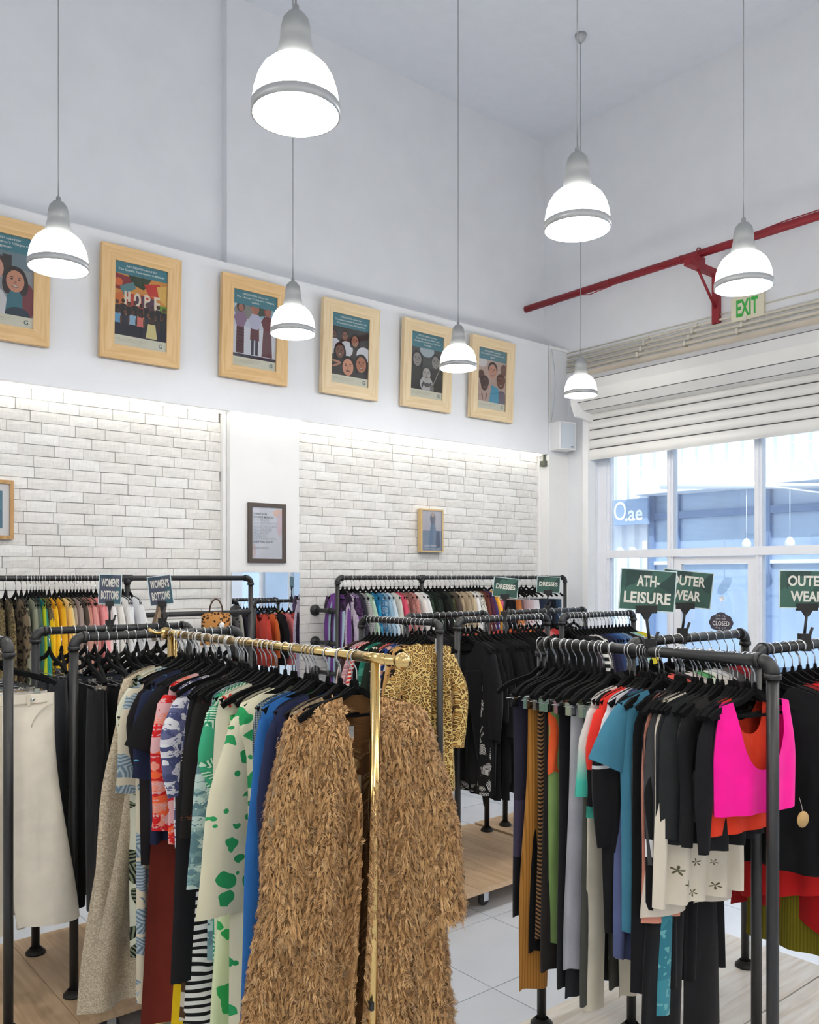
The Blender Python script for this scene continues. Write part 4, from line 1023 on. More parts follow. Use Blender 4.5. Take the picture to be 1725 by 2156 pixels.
# --- left edge end rail: pale trousers ---------------------------------------------------------------
hang('LE', 3.80, 'wide', solid(240, 231, 214), 'cream white denim trousers hanging frontmost', rot=-4, var=1, hi=True, Wt=.205, L=.98, hemw=.25, T=.03, spread=.035, bend=.05)
wt = bpy.data.objects['wide_trousers']
m = MB(); z0 = -NECK - .137
for (xa, xb) in ((-.2, .2),): m.tube([(-.206, 0, z0 - .035), (-.15, -.019, z0 - .036), (0, -.021, z0 - .037), (.15, -.019, z0 - .036), (.206, 0, z0 - .035)], .0022, 5)
m.build('waistband_seam', fabric('solid', (206, 194, 176)), wt)
for xx in (.10, -.10): MB().box((xx - .006, -.026, z0 - .045), (xx + .006, -.018, z0 + .002)).build('belt_loop', fabric('solid', (218, 208, 190)), wt)
MB().tube([(.196 - .085 * math.sin(t), -.022, z0 - .045 - .06 * math.sin(t) ** 2 - .03 * (1 - math.cos(t))) for t in np.linspace(0, PI / 2, 8)], .0022, 5).build('pocket_seam', fabric('solid', (206, 194, 176)), wt)
MB().lathe([(0, -.004), (.007, -.003), (.008, 0)], 10, (.115, -.023, z0 - .02), axis='Y').build('button', M_STEEL, wt)
hang('LE', 3.855, 'trousers', solid(232, 228, 222), 'white trousers behind the cream pair', rot=3, var=2, Wt=.2, hemw=.2, L=.93)
hang('LE', 3.90, 'trousers', solid(206, 198, 190), 'stone trousers', rot=-3, var=0, Wt=.2, hemw=.2, L=.95)
for i, (c, n) in enumerate([((222, 176, 92), 'ochre yellow'), ((26, 26, 28), 'black'), ((90, 110, 130), 'faded blue'), ((40, 42, 50), 'dark navy'), ((20, 20, 22), 'deep black'), ((66, 60, 56), 'dark brown'), ((30, 30, 34), 'off black')]):
    hang('LE', 3.945 + i * .055, 'trousers', solid(*c), n + ' trousers', rot=rnd(-8, 8), var=i % 3, Wt=.2, hemw=.2, L=.9 + .04 * (i % 3))

# --- leopard dress end rail ---------------------------------------------------------------------------
leo = fabric('leopard', (224, 196, 128), (96, 68, 30), (186, 142, 74), scale=.95, rough=.55)
ldr = hang('B', 3.775, 'dress', leo, 'yellow leopard print long sleeved dress', rot=-16, var=2, hi=True, L=.90, Wt=.165, Wb=.15, Ls=.55, wide=.050, cuff=.046, out=.075, T=.035, nw=.055, front=.01, back=.005, flare=.045)
BL = [(4.29, 'blouse', fabric('leaves', (214, 190, 180), (120, 96, 92), (60, 44, 46)), 'pink beige leaf print blouse'), (4.255, 'dress', solid(60, 44, 44), 'dark brown dress'), (4.22, 'dress', fabric('sequin', (190, 150, 156), (214, 180, 184), (160, 120, 128)), 'shiny pleated rose dress'),
      (4.185, 'dress', fabric('zigzag', (214, 50, 44), (240, 226, 214), scale=1.3), 'red and white zigzag dress'), (4.15, 'dress', BLACK[2], 'black dress beside the zigzag one'), (4.115, 'dress', solid(32, 122, 100), 'emerald green dress'),
      (4.08, 'dress', fabric('floral', (70, 140, 120), (190, 214, 200), (40, 100, 84)), 'green tie dye dress'), (4.045, 'dress', fabric('spots', (34, 44, 36), (226, 222, 200), scale=1.3), 'dark dress with cream polka dots'), (4.01, 'dress', fabric('floral', (200, 70, 66), (60, 30, 34), (226, 110, 96)), 'red and black ruffled dress'),
      (3.975, 'dress', fabric('floral', (150, 110, 120), (214, 180, 160), (86, 60, 70)), 'mauve paisley dress'), (3.94, 'dress', fabric('spots', (40, 66, 130), (214, 160, 150), scale=.5), 'royal blue dress with pink flowers'), (3.905, 'dress', fabric('leaves', (30, 30, 34), (200, 196, 186), (70, 66, 60)), 'black dress with pale branches'),
      (3.87, 'dress', fabric('rosette', (206, 160, 100), (40, 28, 20), (150, 100, 56)), 'brown rosette print dress'), (3.835, 'dress', fabric('rosette', (190, 150, 96), (30, 24, 18), (120, 84, 48), scale=.7), 'tan leopard dress behind the yellow one')]
for i, (p, kd, mt, lk) in enumerate(BL): hang('B', p, kd, mt, lk, rot=rnd(-6, 6), var=i % 4, xoff=(p - 4.03) * -.1)
# --- all black rail -------------------------------------------------------------------------------------
for i in range(19):
    p = 3.645 + i * .038 + rnd(-.004, .004)
    if i == 1: hang('C1', p, 'skirt', fabric('leaves', (24, 24, 26), (214, 214, 210), (30, 30, 32), scale=1.4), 'black skirt with white swirl print', rot=-8, var=1, L=.82)
    elif i == 2: hang('C1', p, 'jacket', fabric('solid', (40, 42, 44)), 'dark charcoal coat with white cuffs', rot=-6, var=2, L=.95, Ls=.52)
    else: hang('C1', p, ['dress', 'jacket', 'dress', 'blouse'][i % 4], BLACK[i % 3], 'black garment', rot=rnd(-9, 9), var=i % 4, full='black garment in the tight row on the all black rail', group='black garments on the all black rail', L=rnd(.8, 1.05) if i % 2 else .9)
for i in range(12):
    p = 3.72 + i * .055
    c = [(30, 30, 32), (54, 46, 50), (26, 28, 30), (40, 36, 44), (24, 24, 26), (70, 60, 62), (28, 30, 34), (230, 96, 86), (36, 36, 38), (214, 90, 60), (24, 24, 26), (120, 110, 112)][i]
    n = ['black', 'dark plum', 'coal black', 'aubergine', 'jet black', 'mole brown', 'ink black', 'coral red', 'graphite', 'flame orange', 'deep black', 'warm grey'][i]
    hang('C2', p, 'dress', solid(*c), n + ' dress', rot=rnd(-6, 6), var=i % 4)
# --- denim shirt rail -------------------------------------------------------------------------------------
DL = [((24, 24, 26), 'black jacket leading the row', 'jacket'), ((30, 30, 32), 'soft black jacket', 'jacket'), ((62, 56, 62), 'charcoal plum jacket', 'jacket'), (None, 'black and white striped jumper', 'shirt'), ((230, 226, 216), 'ivory blazer', 'jacket'), ((52, 48, 62), 'dark aubergine satin shirt', 'shirt'),
      ((40, 42, 66), 'glossy navy shirt', 'shirt'), ((50, 60, 96), 'indigo shirt', 'shirt'), ((44, 74, 124), 'deep blue denim shirt', 'shirt'), ((62, 98, 150), 'blue denim shirt', 'shirt'), ((84, 118, 164), 'washed blue denim shirt', 'shirt'), ((104, 134, 172), 'faded denim shirt', 'shirt'),
      ((132, 160, 186), 'light chambray shirt', 'shirt'), ((34, 34, 38), 'black shirt between the denims', 'shirt'), ((176, 204, 202), 'mint grey shirt', 'shirt'), ((150, 206, 190), 'mint striped shirt', 'shirt'), ((206, 188, 60), 'mustard lime shirt', 'shirt'), ((226, 196, 40), 'bright yellow shirt at the end', 'shirt')]
for i, (c, n, kd) in enumerate(DL):
    mt = fabric('stripes', (24, 24, 26), (232, 230, 224)) if c is None else solid(*c)
    hang('D1', 4.565 + i * .0405, kd, mt, n, rot=rnd(-6, 6), var=i % 4)
for i, (c, n) in enumerate([((214, 74, 60), 'tomato red top'), ((230, 120, 60), 'orange top'), ((36, 36, 40), 'black top'), ((240, 130, 130), 'peach pink top'), ((180, 60, 60), 'brick red top'), ((60, 60, 66), 'slate top'), ((28, 28, 30), 'jet black top'), ((150, 150, 156), 'grey top'), ((90, 100, 130), 'blue grey top')]):
    hang('D2', 4.70 + i * .088, 'blouse', solid(*c), n, rot=rnd(-6, 6), var=i % 4)
# --- outerwear rails -----------------------------------------------------------------------------------------
for i, (c, n, kd, kw) in enumerate([((40, 38, 40), 'dark jacket behind the athleisure hooks', 'jacket', {}), ((240, 104, 96), 'coral hooded jacket', 'jacket', {}), ((60, 34, 46), 'maroon floral jacket', 'jacket', {'f': ('floral', (60, 34, 46), (150, 120, 124), (36, 24, 30))}), ((226, 214, 206), 'ivory fringed jacket', 'jacket', {}),
        ((86, 150, 96), 'green and white leaf print jacket', 'jacket', {'f': ('blob', (214, 226, 208), (86, 150, 96))}), ((224, 220, 214), 'pale cream jacket', 'jacket', {}), ((206, 206, 206), 'light grey coat', 'jacket', {}), ((80, 76, 76), 'grey wool coat', 'jacket', {}), ((130, 30, 36), 'dark red coat', 'jacket', {'L': .98}), ((150, 28, 34), 'crimson coat', 'jacket', {'L': .95}),
        ((24, 24, 28), 'black coat near the post', 'jacket', {}), ((26, 26, 30), 'black padded coat', 'jacket', {})]):
    f = kw.pop('f', None); hang('O1', 3.0 + i * .066, kd, fabric(*f) if f else solid(*c), n, rot=rnd(-6, 6), var=i % 4, **kw)
OL = [((22, 22, 24), 'black wool coat hanging first', {'L': .70, 'T': .045}), ((34, 34, 36), 'soft black bomber jacket', {'L': .7}), ((150, 44, 46), 'dark red fleece', {'L': .7}), ((206, 36, 36), 'bright red jacket', {'L': .86, 'T': .04, 'skew': .06}), ((172, 24, 28), 'deep red knitted poncho', {'L': 1.0, 'T': .04, 'flare': .08, 'hem': -.12, 'skew': -.07}), ((40, 44, 72), 'navy jacket', {}),
      ((70, 98, 160), 'cobalt blue fleece', {}), ((36, 34, 40), 'plum black jacket', {}), (None, 'black track jacket with white stripes', {}), ((24, 24, 26), 'jet black jacket', {}), ((222, 60, 120), 'magenta jacket', {}), ((30, 40, 34), 'forest green jacket', {})]
for i, (c, n, kw) in enumerate(OL):
    mt = fabric('stripes', (22, 22, 24), (226, 222, 216), scale=.5) if c is None else solid(*c)
    hang('O2', 3.06 + i * .062, 'jacket', mt, n, rot=rnd(-5, 5), var=i % 4, **kw)
MB().box((.035, -.042, -.17), (.062, -.040, -.09)).build('price_ticket', plain('ticket_paper', (240, 240, 240), .7, noise=0), ldr)
MB().prism([(-.10, -.30), (.10, -.30), (.02, -1.12)], -.012, .012).build('pointed_scarf', BLACK[2])
_sc = bpy.data.objects['pointed_scarf']; _sc.location = (3.66, 3.72, ZR); _sc.rotation_euler = (0, 0, -.5); thing(_sc, 'black scarf hanging in a point beside the leopard dress', 'scarf')
hang('O2', 3.30, 'skirt', fabric('knit', (122, 112, 24), scale=.6), 'mustard crocheted fringe skirt', rot=4, var=1, L=.95, flare=.05)

# --- athleisure rail (far -> near) --------------------------------------------------------------------------
A = lambda px, kind, mat, lk, e=.19, **k: hang('A', ey('A', px, e), kind, mat, lk, hi=True, **k)
A(1086, 'leggings', fabric('panel', (44, 42, 56), (66, 60, 82), (28, 27, 32), bands=(.62, .84)), 'navy and plum panelled leggings', .15, rot=-12, L=.86, Wt=.135, hemw=.09)
A(1106, 'leggings', BLACK[2], 'plain black leggings beside the plum pair', .13, rot=6, L=.98)
A(1116, 'leggings', fabric('vstripes', (176, 124, 58), (152, 102, 42), scale=2.0), 'mustard ribbed flared trousers', .15, rot=-10, var=1, L=1.13, Wt=.135, hemw=.16, ripple=.01)
A(1134, 'leggings', fabric('twist', (150, 112, 74), (36, 28, 24)), 'black leggings with tan braided stripe', .15, rot=-10, var=2, L=.92)
A(1142, 'leggings', solid(38, 34, 32), 'brown black leggings', .13, rot=4, L=1.02, hemw=.12)
A(1152, 'leggings', solid(236, 98, 52), 'short orange shorts peeking out', .13, rot=3, L=.26, name='shorts')
A(1160, 'leggings', solid(134, 164, 98), 'moss green leggings', .15, rot=-12, var=1, L=.92, Wt=.13, hemw=.085)
A(1180, 'leggings', solid(30, 30, 33), 'matt black leggings right of the green pair', .14, rot=-6, L=1.06, hemw=.1)
A(1196, 'leggings', solid(44, 44, 48), 'charcoal black leggings', .14, rot=2, var=2, L=1.08, hemw=.1)
A(1212, 'leggings', solid(176, 176, 184), 'pale grey jogging trousers', .16, rot=-14, var=1, L=.97, Wt=.145, hemw=.13, T=.03)
A(1226, 'leggings', solid(78, 78, 72), 'khaki grey leggings behind the jogging trousers', .13, rot=3, L=1.08, hemw=.12)
A(1243, 'leggings', solid(222, 214, 194), 'cream leggings with outlined letters', .13, rot=-4, var=2, L=1.10, hemw=.1)
A(1232, 'shirt', fabric('gradient', (216, 214, 208), (74, 190, 168), bands=.52), 'white long sleeved top fading to mint', .27, rot=-8, L=.50, Ls=.30, out=.05, wide=.055, cuff=.05)
A(1258, 'shirt', fabric('panel', (230, 58, 48), (28, 26, 28), bands=(.40,)), 'red top with black cuffs', .25, rot=-8, var=1, L=.55, Ls=.34)
A(1272, 'shirt', fabric('panel', (236, 234, 236), (24, 24, 26), (220, 220, 222), (22, 22, 24), bands=(.33, .38, .39)), 'white and black long sleeved running top', .25, rot=-6, var=2, L=.88, Ls=.46, cuff=.05)
A(1300, 'tee', solid(66, 124, 148), 'teal blue t-shirt', .27, rot=-14, var=1, L=.86, Wb=.2, T=.05, teeL=.17, out=.04, amp=.016)
A(1316, 'tank', solid(84, 92, 130), 'slate blue long vest behind the teal t-shirt', .14, rot=3, var=2, L=.98, Wt=.13, Wb=.16, flare=.06, hem=.05)
A(1372, 'tank', BLACK[0], 'black tank top beside the teal t-shirt', .16, rot=-10, L=1.05, Wt=.16)
hang('A', 1.69, 'shirt', fabric('panel', (24, 24, 26), (236, 234, 236), (20, 20, 22), bands=(.60, .66)), 'black long sleeved top with white flash', hi=True, rot=-6, var=1, L=.75, Ls=.52, Wt=.15, out=.02)
A(1380, 'tank', solid(208, 140, 120), 'peach tank top', .13, rot=4, L=.80)
A(1384, 'tank', solid(66, 66, 68), 'dark grey vest', .15, rot=3, var=2, L=.6)
fl_w = fabric('sprig', (222, 212, 194), (96, 92, 66), (88, 110, 70), (136, 116, 92), scale=1.5)
hang('A', 1.64, 'tank', fl_w, 'cream sleeveless top with flowers and foliage', hi=True, rot=-10, var=1, L=.73, Wt=.16, Wb=.20, T=.05, flare=.03, nw=.07, front=.03, amp=.02)
hang('A', 1.668, 'shorts', solid(216, 206, 190), 'cream shorts below the flowered top', hi=True, rot=-8, var=2, L=.40, Wt=.19, hemw=.2, dz=-.245, hook=False)
tk = A(1414, 'tank', solid(30, 31, 33), 'black sleeveless top with white capital letters', .18, rot=-8, L=.52, Wt=.17, T=.045)
A(1430, 'tank', solid(38, 40, 41), 'washed black sleeveless top', .18, rot=-12, var=2, L=.50, Wt=.17, T=.05, amp=.016)
A(1448, 'tank', solid(26, 26, 28), 'black vest nearest the grey printed one', .18, rot=-4, var=1, L=.51, Wt=.16, T=.04)
A(1462, 'tank', fabric('panel', (52, 50, 50), (92, 88, 84), (20, 20, 22), bands=(.36, .53)), 'grey cropped top with lettered black waistband', .17, rot=-8, L=.44, Wt=.15, Wb=.17)
A(1400, 'leggings', solid(24, 24, 26), 'black flared trousers hanging low', .12, rot=-6, var=1, L=1.12, hemw=.2, Wt=.15)
A(1382, 'leggings', fabric('floral', (64, 136, 150), (52, 120, 136), (110, 170, 176), scale=.6), 'teal printed leggings with dark emblems', .15, rot=0, var=2, L=1.0, hemw=.1)
A(1488, 'tank', solid(25, 25, 27), 'black vest just behind the orange top', .16, rot=2, var=2, L=.52)
A(1498, 'bra', fabric('solid', (36, 30, 44)), 'dark purple sports top', .16, rot=0, L=.3)
ob_ = A(1512, 'bra', solid(222, 62, 36), 'orange red sports top behind the pink one', .165, rot=-10, L=.47, front=.12, back=.08, nw=.075, Wt=.14, strap=.12)
pk = A(1531, 'bra', solid(248, 22, 152, rough=.6), 'hot pink sports top at the near end', .17, rot=-14, L=.40, front=.22, back=.17, nw=.105, Wt=.155, Wb=.18, T=.04)
lettering('OUR US', plain('print_white', (226, 224, 220), .8, noise=0), tk, (-.02, -.050, -.235), .045, .26, .03)
gp = bpy.data.objects[[o.name for o in bpy.data.objects if o.get('label', '').startswith('grey cropped top')][0]]
lettering('EIBE', bpy.data.materials['print_white'], gp, (-.05, -.024, -.50), .04, .2, .04)
# extra hooks with hangers whose garments stay hidden in the row
for i in range(13): bare('A', 1.45 + i * .068, rnd(-8, 8))
# round swing tags
def swing_tag(parent, loc, r=.022, mat=None):
    t = MB().lathe([(0, -.0008), (r, -.0008), (r, .0008), (0, .0008)], 18, loc, axis='Y').build('swing_tag', mat or M_TAG, parent)
    MB().tube([(loc[0], loc[1], loc[2] + r * .8), (loc[0] - .006, loc[1], loc[2] + r + .02), (loc[0] - .012, loc[1] + .004, loc[2] + r + .045)], .0008, 4).build('tag_string', M_STRING, t)
M_TAG = plain('kraft_tag', (196, 160, 104), .8); M_STRING = plain('tag_string', (232, 228, 218), .8, noise=0)
swing_tag(pk, (.168, -.045, -NECK - .44), .027); 

# --- gold rail (far -> near) ------------------------------------------------------------------------------------
Gh = lambda px, kind, mat, lk, e=.23, **k: hang('G', ey('G', px, e), kind, mat, lk, hi=True, **k)
shim = fabric('sequin', (178, 162, 138), (204, 190, 164), (160, 144, 118), scale=2.2, rough=.45)
Gh(240, 'dress', shim, 'long shimmering beige dress at the far end', .25, rot=8, L=1.38, Wt=.21, Wb=.25, Ls=1.0, wide=.06, cuff=.10, out=.075, flare=.17, T=.04, amp=.02)
Gh(264, 'dress', fabric('leaves', (206, 196, 172), (104, 124, 138), (168, 180, 184), scale=.9), 'blue grey and cream leaf print kimono', .25, rot=2, var=1, L=1.36, Ls=.42, wide=.07, cuff=.085, T=.035)
Gh(272, 'dress', fabric('leaves', (206, 206, 186), (26, 26, 28), (120, 130, 100), scale=.8), 'black and white palm print dress', .22, rot=0, var=2, L=1.2, Ls=.25)
Gh(278, 'tee', BLACK[0], 'black t-shirt with a short sleeve sticking out', .30, rot=8, L=.62, teeL=.20, out=.06, T=.03)
Gh(287, 'shirt', fabric('sprig', (36, 42, 66), (90, 170, 196), (176, 150, 130), scale=.9, bands=.6), 'navy shirt with scattered feathers', .26, rot=2, var=1, L=.7, Ls=.34, wide=.07, cuff=.07)
Gh(296, 'dress', solid(28, 24, 26), 'black lace dress', .22, rot=-2, var=2, L=.8, Ls=.3)
Gh(303, 'skirt', solid(112, 42, 32), 'long russet brown skirt', .22, rot=2, L=1.28, flare=.08)
Gh(316, 'shirt', fabric('floral', (214, 42, 40), (236, 150, 130), (240, 104, 60), (206, 34, 36), (226, 176, 176), scale=1.5), 'red and pink swirl floral blouse', .27, rot=4, var=1, L=.66, Ls=.50, wide=.075, cuff=.06)
Gh(350, 'shirt', fabric('floral', (222, 220, 224), (214, 212, 220), (70, 76, 116), (226, 226, 228), (96, 100, 136), scale=2.0), 'white blouse with navy blossoms', .25, rot=0, var=2, L=.66, Ls=.35)
Gh(360, 'dress', BLACK[1], 'long black cardigan', .27, rot=4, L=1.12, Ls=.98, wide=.055, cuff=.055, T=.035)
Gh(366, 'dress', fabric('sprig', (40, 30, 32), (214, 210, 196), scale=1.2), 'dark dress sprinkled with stars', .22, rot=-2, var=1, L=1.15, Ls=.0)
Gh(363, 'skirt', solid(226, 190, 26), 'long bright yellow skirt', .23, rot=0, var=2, L=1.30, flare=.08)
Gh(388, 'shirt', fabric('sprig', (32, 29, 28), (120, 68, 46), scale=2.4, bands=.55), 'black shirt with brown flowers on the shoulder', .25, rot=2, L=.7, Ls=.46)
Gh(386, 'skirt', fabric('stripes', (210, 200, 186), (84, 60, 44), scale=.45, bands=.12), 'brown and cream tiger stripe skirt', .23, rot=0, var=1, L=1.1, flare=.09)
Gh(392, 'skirt', fabric('stripes', (232, 230, 224), (26, 26, 28), scale=1.6, bands=.06), 'black and white zebra stripe skirt', .23, rot=0, var=2, L=1.28, flare=.09)
Gh(404, 'dress', fabric('floral', (150, 178, 176), (122, 154, 158), (186, 206, 200), (96, 128, 136), scale=2.4), 'teal and white ditsy print dress', .27, rot=4, L=.98, Ls=.6, wide=.06, cuff=.075)
Gh(424, 'dress', fabric('leaves', (60, 160, 120), (206, 226, 206), (40, 140, 100), scale=1.0), 'green dress with white sprigs', .25, rot=0, var=1, L=1.1, Ls=.4)
Gh(446, 'dress', fabric('sprig', (220, 214, 190), (206, 60, 50), scale=1.0, bands=.5), 'cream dress with red trim', .23, rot=0, var=2, L=1.05, Ls=.0)
Gh(452, 'dress', fabric('blob', (222, 216, 186), (44, 150, 88), (44, 150, 88), scale=1.75), 'big cream kimono with green brush marks', .29, rot=6, L=1.36, Wb=.25, Ls=.62, wide=.085, cuff=.13, out=.07, T=.045, amp=.02)
Gh(480, 'wide', fabric('blob', (210, 220, 176), (48, 160, 82), scale=1.9), 'green and cream palazzo trousers', .19, rot=0, var=1, L=1.15, Wt=.18, hemw=.26)
Gh(512, 'dress', solid(46, 104, 170), 'long royal blue coat', .26, rot=4, L=1.36, Ls=1.0, wide=.062, cuff=.06, T=.04)
Gh(540, 'dress', fabric('houndstooth', (58, 70, 78), (150, 160, 160), scale=1.2), 'grey teal tweed dress', .2, rot=0, var=1, L=1.38, Ls=.0)
Gh(552, 'dress', solid(40, 46, 76), 'navy wool cardigan', .24, rot=2, var=1, L=.95, Ls=.6, T=.035)
Gh(572, 'dress', fabric('knit', (172, 150, 120), scale=.35), 'beige cable knit cardigan beside the fur coat', .25, rot=6, var=2, L=1.3, Ls=.7, wide=.065, T=.04)
for i in range(20): bare('G', YP0 + .12 + i * .065, rnd(-6, 6))
# ------------------------------------------------------------------ shaggy tan coat on the gold rail
def coat():
    pos = YP0 + .095; rot = math.radians(-20)
    hanger('G', pos, rot)
    R = RAILS['G']; loc = (XG + .005, pos, R['z'] - .005)
    skin = fabric('solid', (150, 112, 70)); lining = fabric('solid', (120, 84, 50))
    Wt, L, T = .205, 1.16, .085
    gap = lambda v: .23 * (1 - smoothstep(v / .30)) + .035 + .0 * v
    m = GM(); body(m, Wt=Wt, Wb=.24, L=L, T=T, nw=.045, front=.01, back=.005, arm=.16, lean=-.03, flare=.105, folds=4.2, amp=.018, seed=5, nu=41, nv=40, open_front=gap)
    me = m.done('fur_coat'); o = add('fur_coat', me, None, loc, (0, 0, rot)); setmat(o, skin)
    thing(o, 'shaggy tan fur coat hanging at the near end of the gold rail', 'coat')
    m2 = GM(); body(m2, Wt=Wt * .97, Wb=.225, L=L * .98, T=T * .55, nw=.045, front=.02, back=.01, arm=.16, lean=-.03, flare=.05, folds=4.2, amp=.018, seed=5, nu=25, nv=20, sides=(1,))
    li = add('lining', m2.done('lining'), o); setmat(li, lining)
    meshes = [me]; sls = []
    for s in (-1, 1):
        ms = GM(); p = []; z0 = -NECK + sh_z(Wt * .93)
        for i in range(22):
            t = i / 21; x = Wt * .80 + (.105 if s > 0 else .07) * smoothstep(t * 1.3) + .01 * math.sin(6 * t); z = z0 - .05 - .60 * t
            p.append((x, -.02 + .015 * math.sin(4 * t), z, (.05 if i == 0 else .060 + .012 * math.sin(3.2 * t)) , .06 + .01 * math.sin(5 * t)))
        sleeve(ms, s, p, 18); sm_ = ms.done('sleeve'); c = add('sleeve', sm_, o); setmat(c, skin); meshes.append(sm_)
    # fur: curved tapering locks on the outside
    def tris(me):
        me.calc_loop_triangles(); n = len(me.loop_triangles); ix = np.zeros(n * 3, dtype=np.int32); me.loop_triangles.foreach_get('vertices', ix)
        co = np.zeros(len(me.vertices) * 3, dtype=np.float32); me.vertices.foreach_get('co', co); return co.reshape(-1, 3)[ix.reshape(-1, 3)]
    rng = np.random.default_rng(11)
    for me_, nm, cnt, is_body in ((meshes[0], 'fur', 95000, True), (meshes[1], 'sleeve_fur', 30000, False), (meshes[2], 'sleeve_fur', 30000, False)):
        T3 = tris(me_); a = T3[:, 1] - T3[:, 0]; b = T3[:, 2] - T3[:, 0]; nrm = np.cross(a, b); ar = np.linalg.norm(nrm, axis=1); nrm /= ar[:, None] + 1e-9
        ctr = T3.mean(1); 
        outw = ctr.copy(); 
        if is_body: outw[:, 0] *= .3; outw[:, 2] = 0
        else:
            cx = np.median(ctr[:, 0]); outw = np.stack([ctr[:, 0] - cx, ctr[:, 1] + .02, np.zeros(len(ctr))], 1)
        fl_ = np.sign((nrm * outw).sum(1)); fl_[fl_ == 0] = 1
        if is_body:
            nf = 20 * 39 * 2 * 2; want = np.where(np.arange(len(ctr)) < nf, -1.0, 1.0); sgn = np.sign(nrm[:, 1] * want); fl_ = np.where(np.abs(nrm[:, 1]) > .15, sgn, fl_)
        nrm = nrm * fl_[:, None]
        wgt = ar.copy()
        if is_body: wgt[ctr[:, 1] > .03] *= .35
        pick = rng.choice(len(T3), cnt, p=wgt / wgt.sum()); u = rng.random(cnt); v = rng.random(cnt); sw = u + v > 1; u[sw] = 1 - u[sw]; v[sw] = 1 - v[sw]
        P0 = T3[pick, 0] + a[pick] * u[:, None] + b[pick] * v[:, None]; N = nrm[pick]
        zrel = -(P0[:, 2]) 
        ln = rng.uniform(.020, .036, cnt); low = zrel > (L - .10 if is_body else .74); ln[low] *= 1.7
        # locks: strands rooted in one small cell lean together and curl the same way
        wx = P0[:, 0] + .006 * np.sin(P0[:, 2] * 70); wz = P0[:, 2] + .006 * np.sin(P0[:, 0] * 80 + 1)
        cell = (np.floor(wx / .0085).astype(np.int64) * 73856093) ^ (np.floor(wz / .015).astype(np.int64) * 19349663) ^ (np.floor(P0[:, 1] / .03).astype(np.int64) * 83492791)
        uq, inv = np.unique(cell, return_inverse=True); k = len(uq); num = np.bincount(inv, minlength=k)[:, None]
        cen = np.stack([np.bincount(inv, P0[:, q], k) for q in range(3)], 1) / num; Cn = cen[inv]
        cur = rng.normal(0, 1, (k, 3))[inv]; crv = rng.random(k)[inv]; lift = rng.uniform(.25, 1.0, k)[inv][:, None]
        down = np.tile(np.array([0, 0, -1.0]), (cnt, 1)); side = np.stack([cur[:, 0] * .55, np.zeros(cnt), cur[:, 2] * .2], 1) + rng.normal(0, .12, (cnt, 3))
        D0 = N * (1.2 * lift) + down * .4 + side * .9; D0 /= np.linalg.norm(D0, axis=1)[:, None]
        D1 = N * (.4 * lift) + down * .85 - side * 1.5; D1 /= np.linalg.norm(D1, axis=1)[:, None]
        D2 = N * .05 + down * .8 + side * 1.8; D2 /= np.linalg.norm(D2, axis=1)[:, None]
        pull = Cn - P0
        A1 = P0 + D0 * (ln * .40)[:, None] + pull * .22; A2 = A1 + D1 * (ln * .34)[:, None] + pull * .22; A3 = A2 + D2 * (ln * .34)[:, None] + pull * .2
        wv = np.cross(D1, N); wv /= np.linalg.norm(wv, axis=1)[:, None] + 1e-9; wd = rng.uniform(.0007, .0013, cnt)[:, None]
        V = np.stack([P0 - wv * wd, P0 + wv * wd, A1 - wv * wd * .9, A1 + wv * wd * .9, A2 - wv * wd * .6, A2 + wv * wd * .6, A3], 1).reshape(-1, 3)
        base = (np.arange(cnt) * 7)[:, None]
        q = np.concatenate([base + np.array([0, 1, 3, 2]), base + np.array([2, 3, 5, 4])], 0); t3 = base + np.array([4, 5, 6])
        mesh = bpy.data.meshes.new(nm); mesh.vertices.add(len(V)); mesh.vertices.foreach_set('co', V.astype(np.float32).ravel())
        nl = len(q) * 4 + len(t3) * 3; mesh.loops.add(nl); mesh.loops.foreach_set('vertex_index', np.concatenate([q.ravel(), t3.ravel()]).astype(np.int32))
        np_ = len(q) + len(t3); mesh.polygons.add(np_)
        ls = np.concatenate([np.arange(len(q)) * 4, len(q) * 4 + np.arange(len(t3)) * 3]).astype(np.int32); mesh.polygons.foreach_set('loop_start', ls)
        mesh.polygons.foreach_set('use_smooth', np.ones(np_, dtype=bool))
        mesh.update(calc_edges=True); mesh.validate()
        ul = mesh.uv_layers.new(name='UVMap'); rv = np.repeat(np.clip(crv * .75 + rng.random(cnt) * .25, 0, 1), 7); lv = np.tile(np.array([0, 0, .38, .38, .72, .72, 1.0]), cnt)
        idx = np.zeros(len(mesh.loops), dtype=np.int32); mesh.loops.foreach_get('vertex_index', idx)
        ul.data.foreach_set('uv', np.stack([rv[idx], lv[idx]], 1).astype(np.float32).ravel())
        mesh.materials.append(M_FUR); f = add(nm, mesh, o); f['kind'] = 'stuff'
    return o
bf = NB('tan_fur'); uu, vv, _ = bf.sep(bf.uv())
cc = bf.ramp(uu, [(0, lin((146, 104, 60))), (.3, lin((188, 144, 92))), (.65, lin((206, 162, 108))), (1, lin((226, 188, 138)))], 'LINEAR')
bf.l.new(cc, bf.b.inputs['Base Color']); bf.b.inputs['Roughness'].default_value = .6; bf.b.inputs['Specular IOR Level'].default_value = .3; bf.b.inputs['Sheen Weight'].default_value = .2
M_FUR = bf.m
ct = coat()
tag_ = MB().box((-.03, -.0, -.02), (.03, .001, .02)).build('price_ticket', plain('ticket_white', (238, 238, 236), .7, noise=0), ct, (-.035, .03, -.235))
swing_tag(ct, (-.02, .0, -.33), .024)
MB().box((-.018, -.012, -.03), (.018, .0, .03)).build('security_tag', plain('tag_plastic', (196, 176, 140), .6), ct, (-.012, -.0, -.39))

